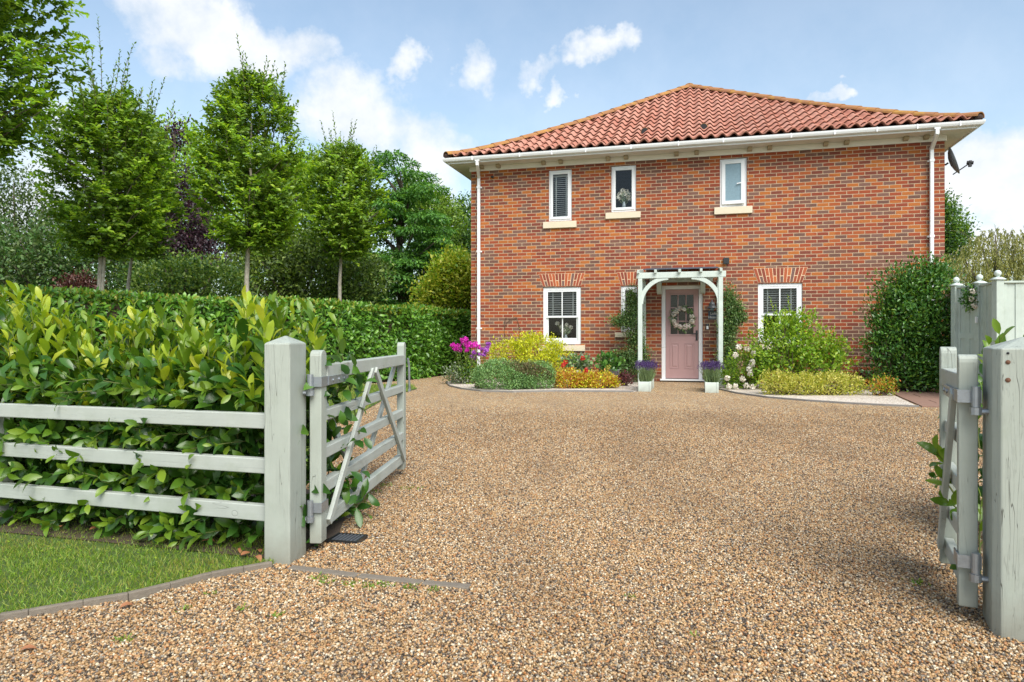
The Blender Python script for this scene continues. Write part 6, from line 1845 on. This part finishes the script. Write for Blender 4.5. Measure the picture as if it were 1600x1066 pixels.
for (px, py) in ((1154, 542), (1167.5, 545), (1149, 555), (1176, 566), (1175, 570), (1171, 577), (1172, 584), (1136, 591), (1160, 592), (1149, 604), (1166, 603), (1139, 604), (1178, 552), (1176, 605)):
    flower_head(fl, 'whitepetal', np.array(P(px, py, 12.62)) - np.array(shrub_r.location), .044, 55, .04)
fl.build('flowers', shrub_r)
# light green shrub with upright shoots
r, bl = shrub('weigela_shrub', 'tall light green shrub with upright shoots before the right window', 1243, 12.75, [(1222, 555, 52, 40), (1270, 560, 52, 38), (1238, 520, 44, 32), (1296, 555, 28, 30), (1190, 575, 24, 24)], 'lightgreen', 5600, .068, 54, 'hornbeam', .25, .55, lo=.5, rough=.42)
lv = Leaves(); tw = MB(); o = np.array(r.location)
for (px, py) in ((1204, 466), (1231, 463), (1212, 478), (1226, 480), (1247, 480), (1198, 490), (1255, 492), (1270, 496), (1285, 498), (1279, 508), (1300, 510), (1318, 518), (1310, 528), (1190, 515), (1180, 530), (1176, 545), (1322, 530), (1222, 495), (1240, 500), (1305, 548), (1318, 558), (1262, 510), (1210, 505)):
    e = np.array(P(px, py, 12.6 + rng.normal() * .15)) - o
    b = np.array([e[0] * .68, e[1] * .5, max(.3, e[2] - .8)])
    shoot_leaves(lv, ('lightgreen', 'lightgreen'), b, e, 26, .064, .55, T_OVAL, .05, tw, .005, 1.1, .3, .06)
lv.build('shoots', r); tw.build('shoot_stems', M['stem'], r)
shrub('variegated_euonymus', 'low cream and yellow variegated shrub along the kerb right of the door', 1265, 11.6, [(1215, 600, 26, 19), (1255, 604, 32, 19), (1300, 602, 32, 20), (1328, 605, 20, 17)], 'cream', 6500, .036, 55, 'yellowgreen', .35, .55, spread=.035)
shrub('nandina_plant', 'small orange red leaved shrub on the white stones by the paving', 1376, 11.4, [(1375, 606, 24, 14), (1388, 602, 12, 12)], 'orange', 700, .045, 56, 'lightgreen', .45, .4, lo=.3, rough=.3)
shrub('barberry_plant', 'low maroon shrub at the foot of the wall beside the glossy evergreen', 1350, 12.9, [(1350, 590, 16, 12)], 'maroon', 500, .04, 57, 'orange', .15)
shrub('evergreen_shrub', 'large glossy dark evergreen shrub against the right house corner', 1425, 12.3, [(1445, 445, 40, 38), (1410, 455, 32, 34), (1420, 520, 60, 52), (1450, 510, 44, 60), (1425, 575, 62, 36), (1460, 570, 36, 42), (1395, 480, 24, 30), (1462, 425, 22, 18), (1380, 530, 24, 30)], 'gloss', 21000, .068, 58, 'laurel_mid', .14, .48, clump=9, spread=.085, rough=.42, lo=.55, inner=.5)

# ------------------------------------------------------------------ small things on the ground
def fallen_leaf(p, yaw, L, tilt, label, group):
    a = R(yaw)
    lv = Leaves(); lv.add('dead', np.array([[0, 0, 0]]), np.array([[math.cos(a), math.sin(a), tilt]]), np.array([[.15, -.2, 1.0]]), np.array([L]), np.array([L * .45]), T_LAUREL, .3, 1.5)
    o = lv.build('fallen_leaf', None, p); tag(o, label, 'leaf', group)
for (px, py, L, y) in ((185, 956, .05, 40), (30, 1023, .045, 20)):
    p = G(px, py); p.z = .012
    fallen_leaf(p, y, L, .25, 'large brown fallen leaf resting against the curved timber edging' if px > 100 else 'dull brown fallen leaf on the gravel below the lawn', 'fallen leaves')
for (px, py) in ((314, 861), (392, 873), (405, 868), (352, 842), (285, 842), (98, 835), (66, 830), (155, 838), (245, 838), (398, 880), (375, 866), (330, 850)):
    p = G(px, py); p.z = .045 if px < 330 else .03
    fallen_leaf(p, rng.uniform(0, 360), rng.uniform(.035, .06), rng.uniform(-.1, .3), 'brown fallen leaf at the lawn edge beneath the front laurel', 'fallen leaves under the laurel')
def weed(px, py, n, s, label, group):
    p = G(px, py); p.z = .004
    lv = Leaves(); k = n; a = rng.uniform(0, 6.28, k)
    q = np.stack([rng.normal(size=k) * s, rng.normal(size=k) * s, 0 * a], 1)
    lv.add('grass', q, np.stack([np.cos(a), np.sin(a), rng.uniform(.2, 1.2, k)], 1), rand_dir(k), rng.uniform(.010, .026, k), .006, T_OVAL)
    o = lv.build('weed', None, p); tag(o, label, 'weed', group)
for (px, py) in ((510, 912), (548, 915), (575, 918), (600, 917), (640, 921), (500, 905), (680, 924)):
    weed(px, py, 34, .018, 'green weed growing along the straight timber edging', 'weeds along the straight edging')
for (px, py) in ((195, 1003), (290, 955), (330, 930), (378, 955), (432, 965)):
    weed(px, py, 20, .011, 'small green weed in the gravel near the lawn', 'weeds in the gravel by the lawn')
weed(1432, 913, 40, .02, 'small green weed in the gravel before the short gate', 'weeds on the drive')
for (px, py) in ((1083, 995), (985, 935)): weed(px, py, 14, .008, 'tiny green weed in the open gravel', 'weeds on the drive')
for (px, py) in ((560, 790), (548, 800), (520, 815), (585, 770), (600, 760), (575, 792), (640, 765)): weed(px, py, 50, .03, 'green weed in the gravel below the long gate', 'weeds below the long gate')
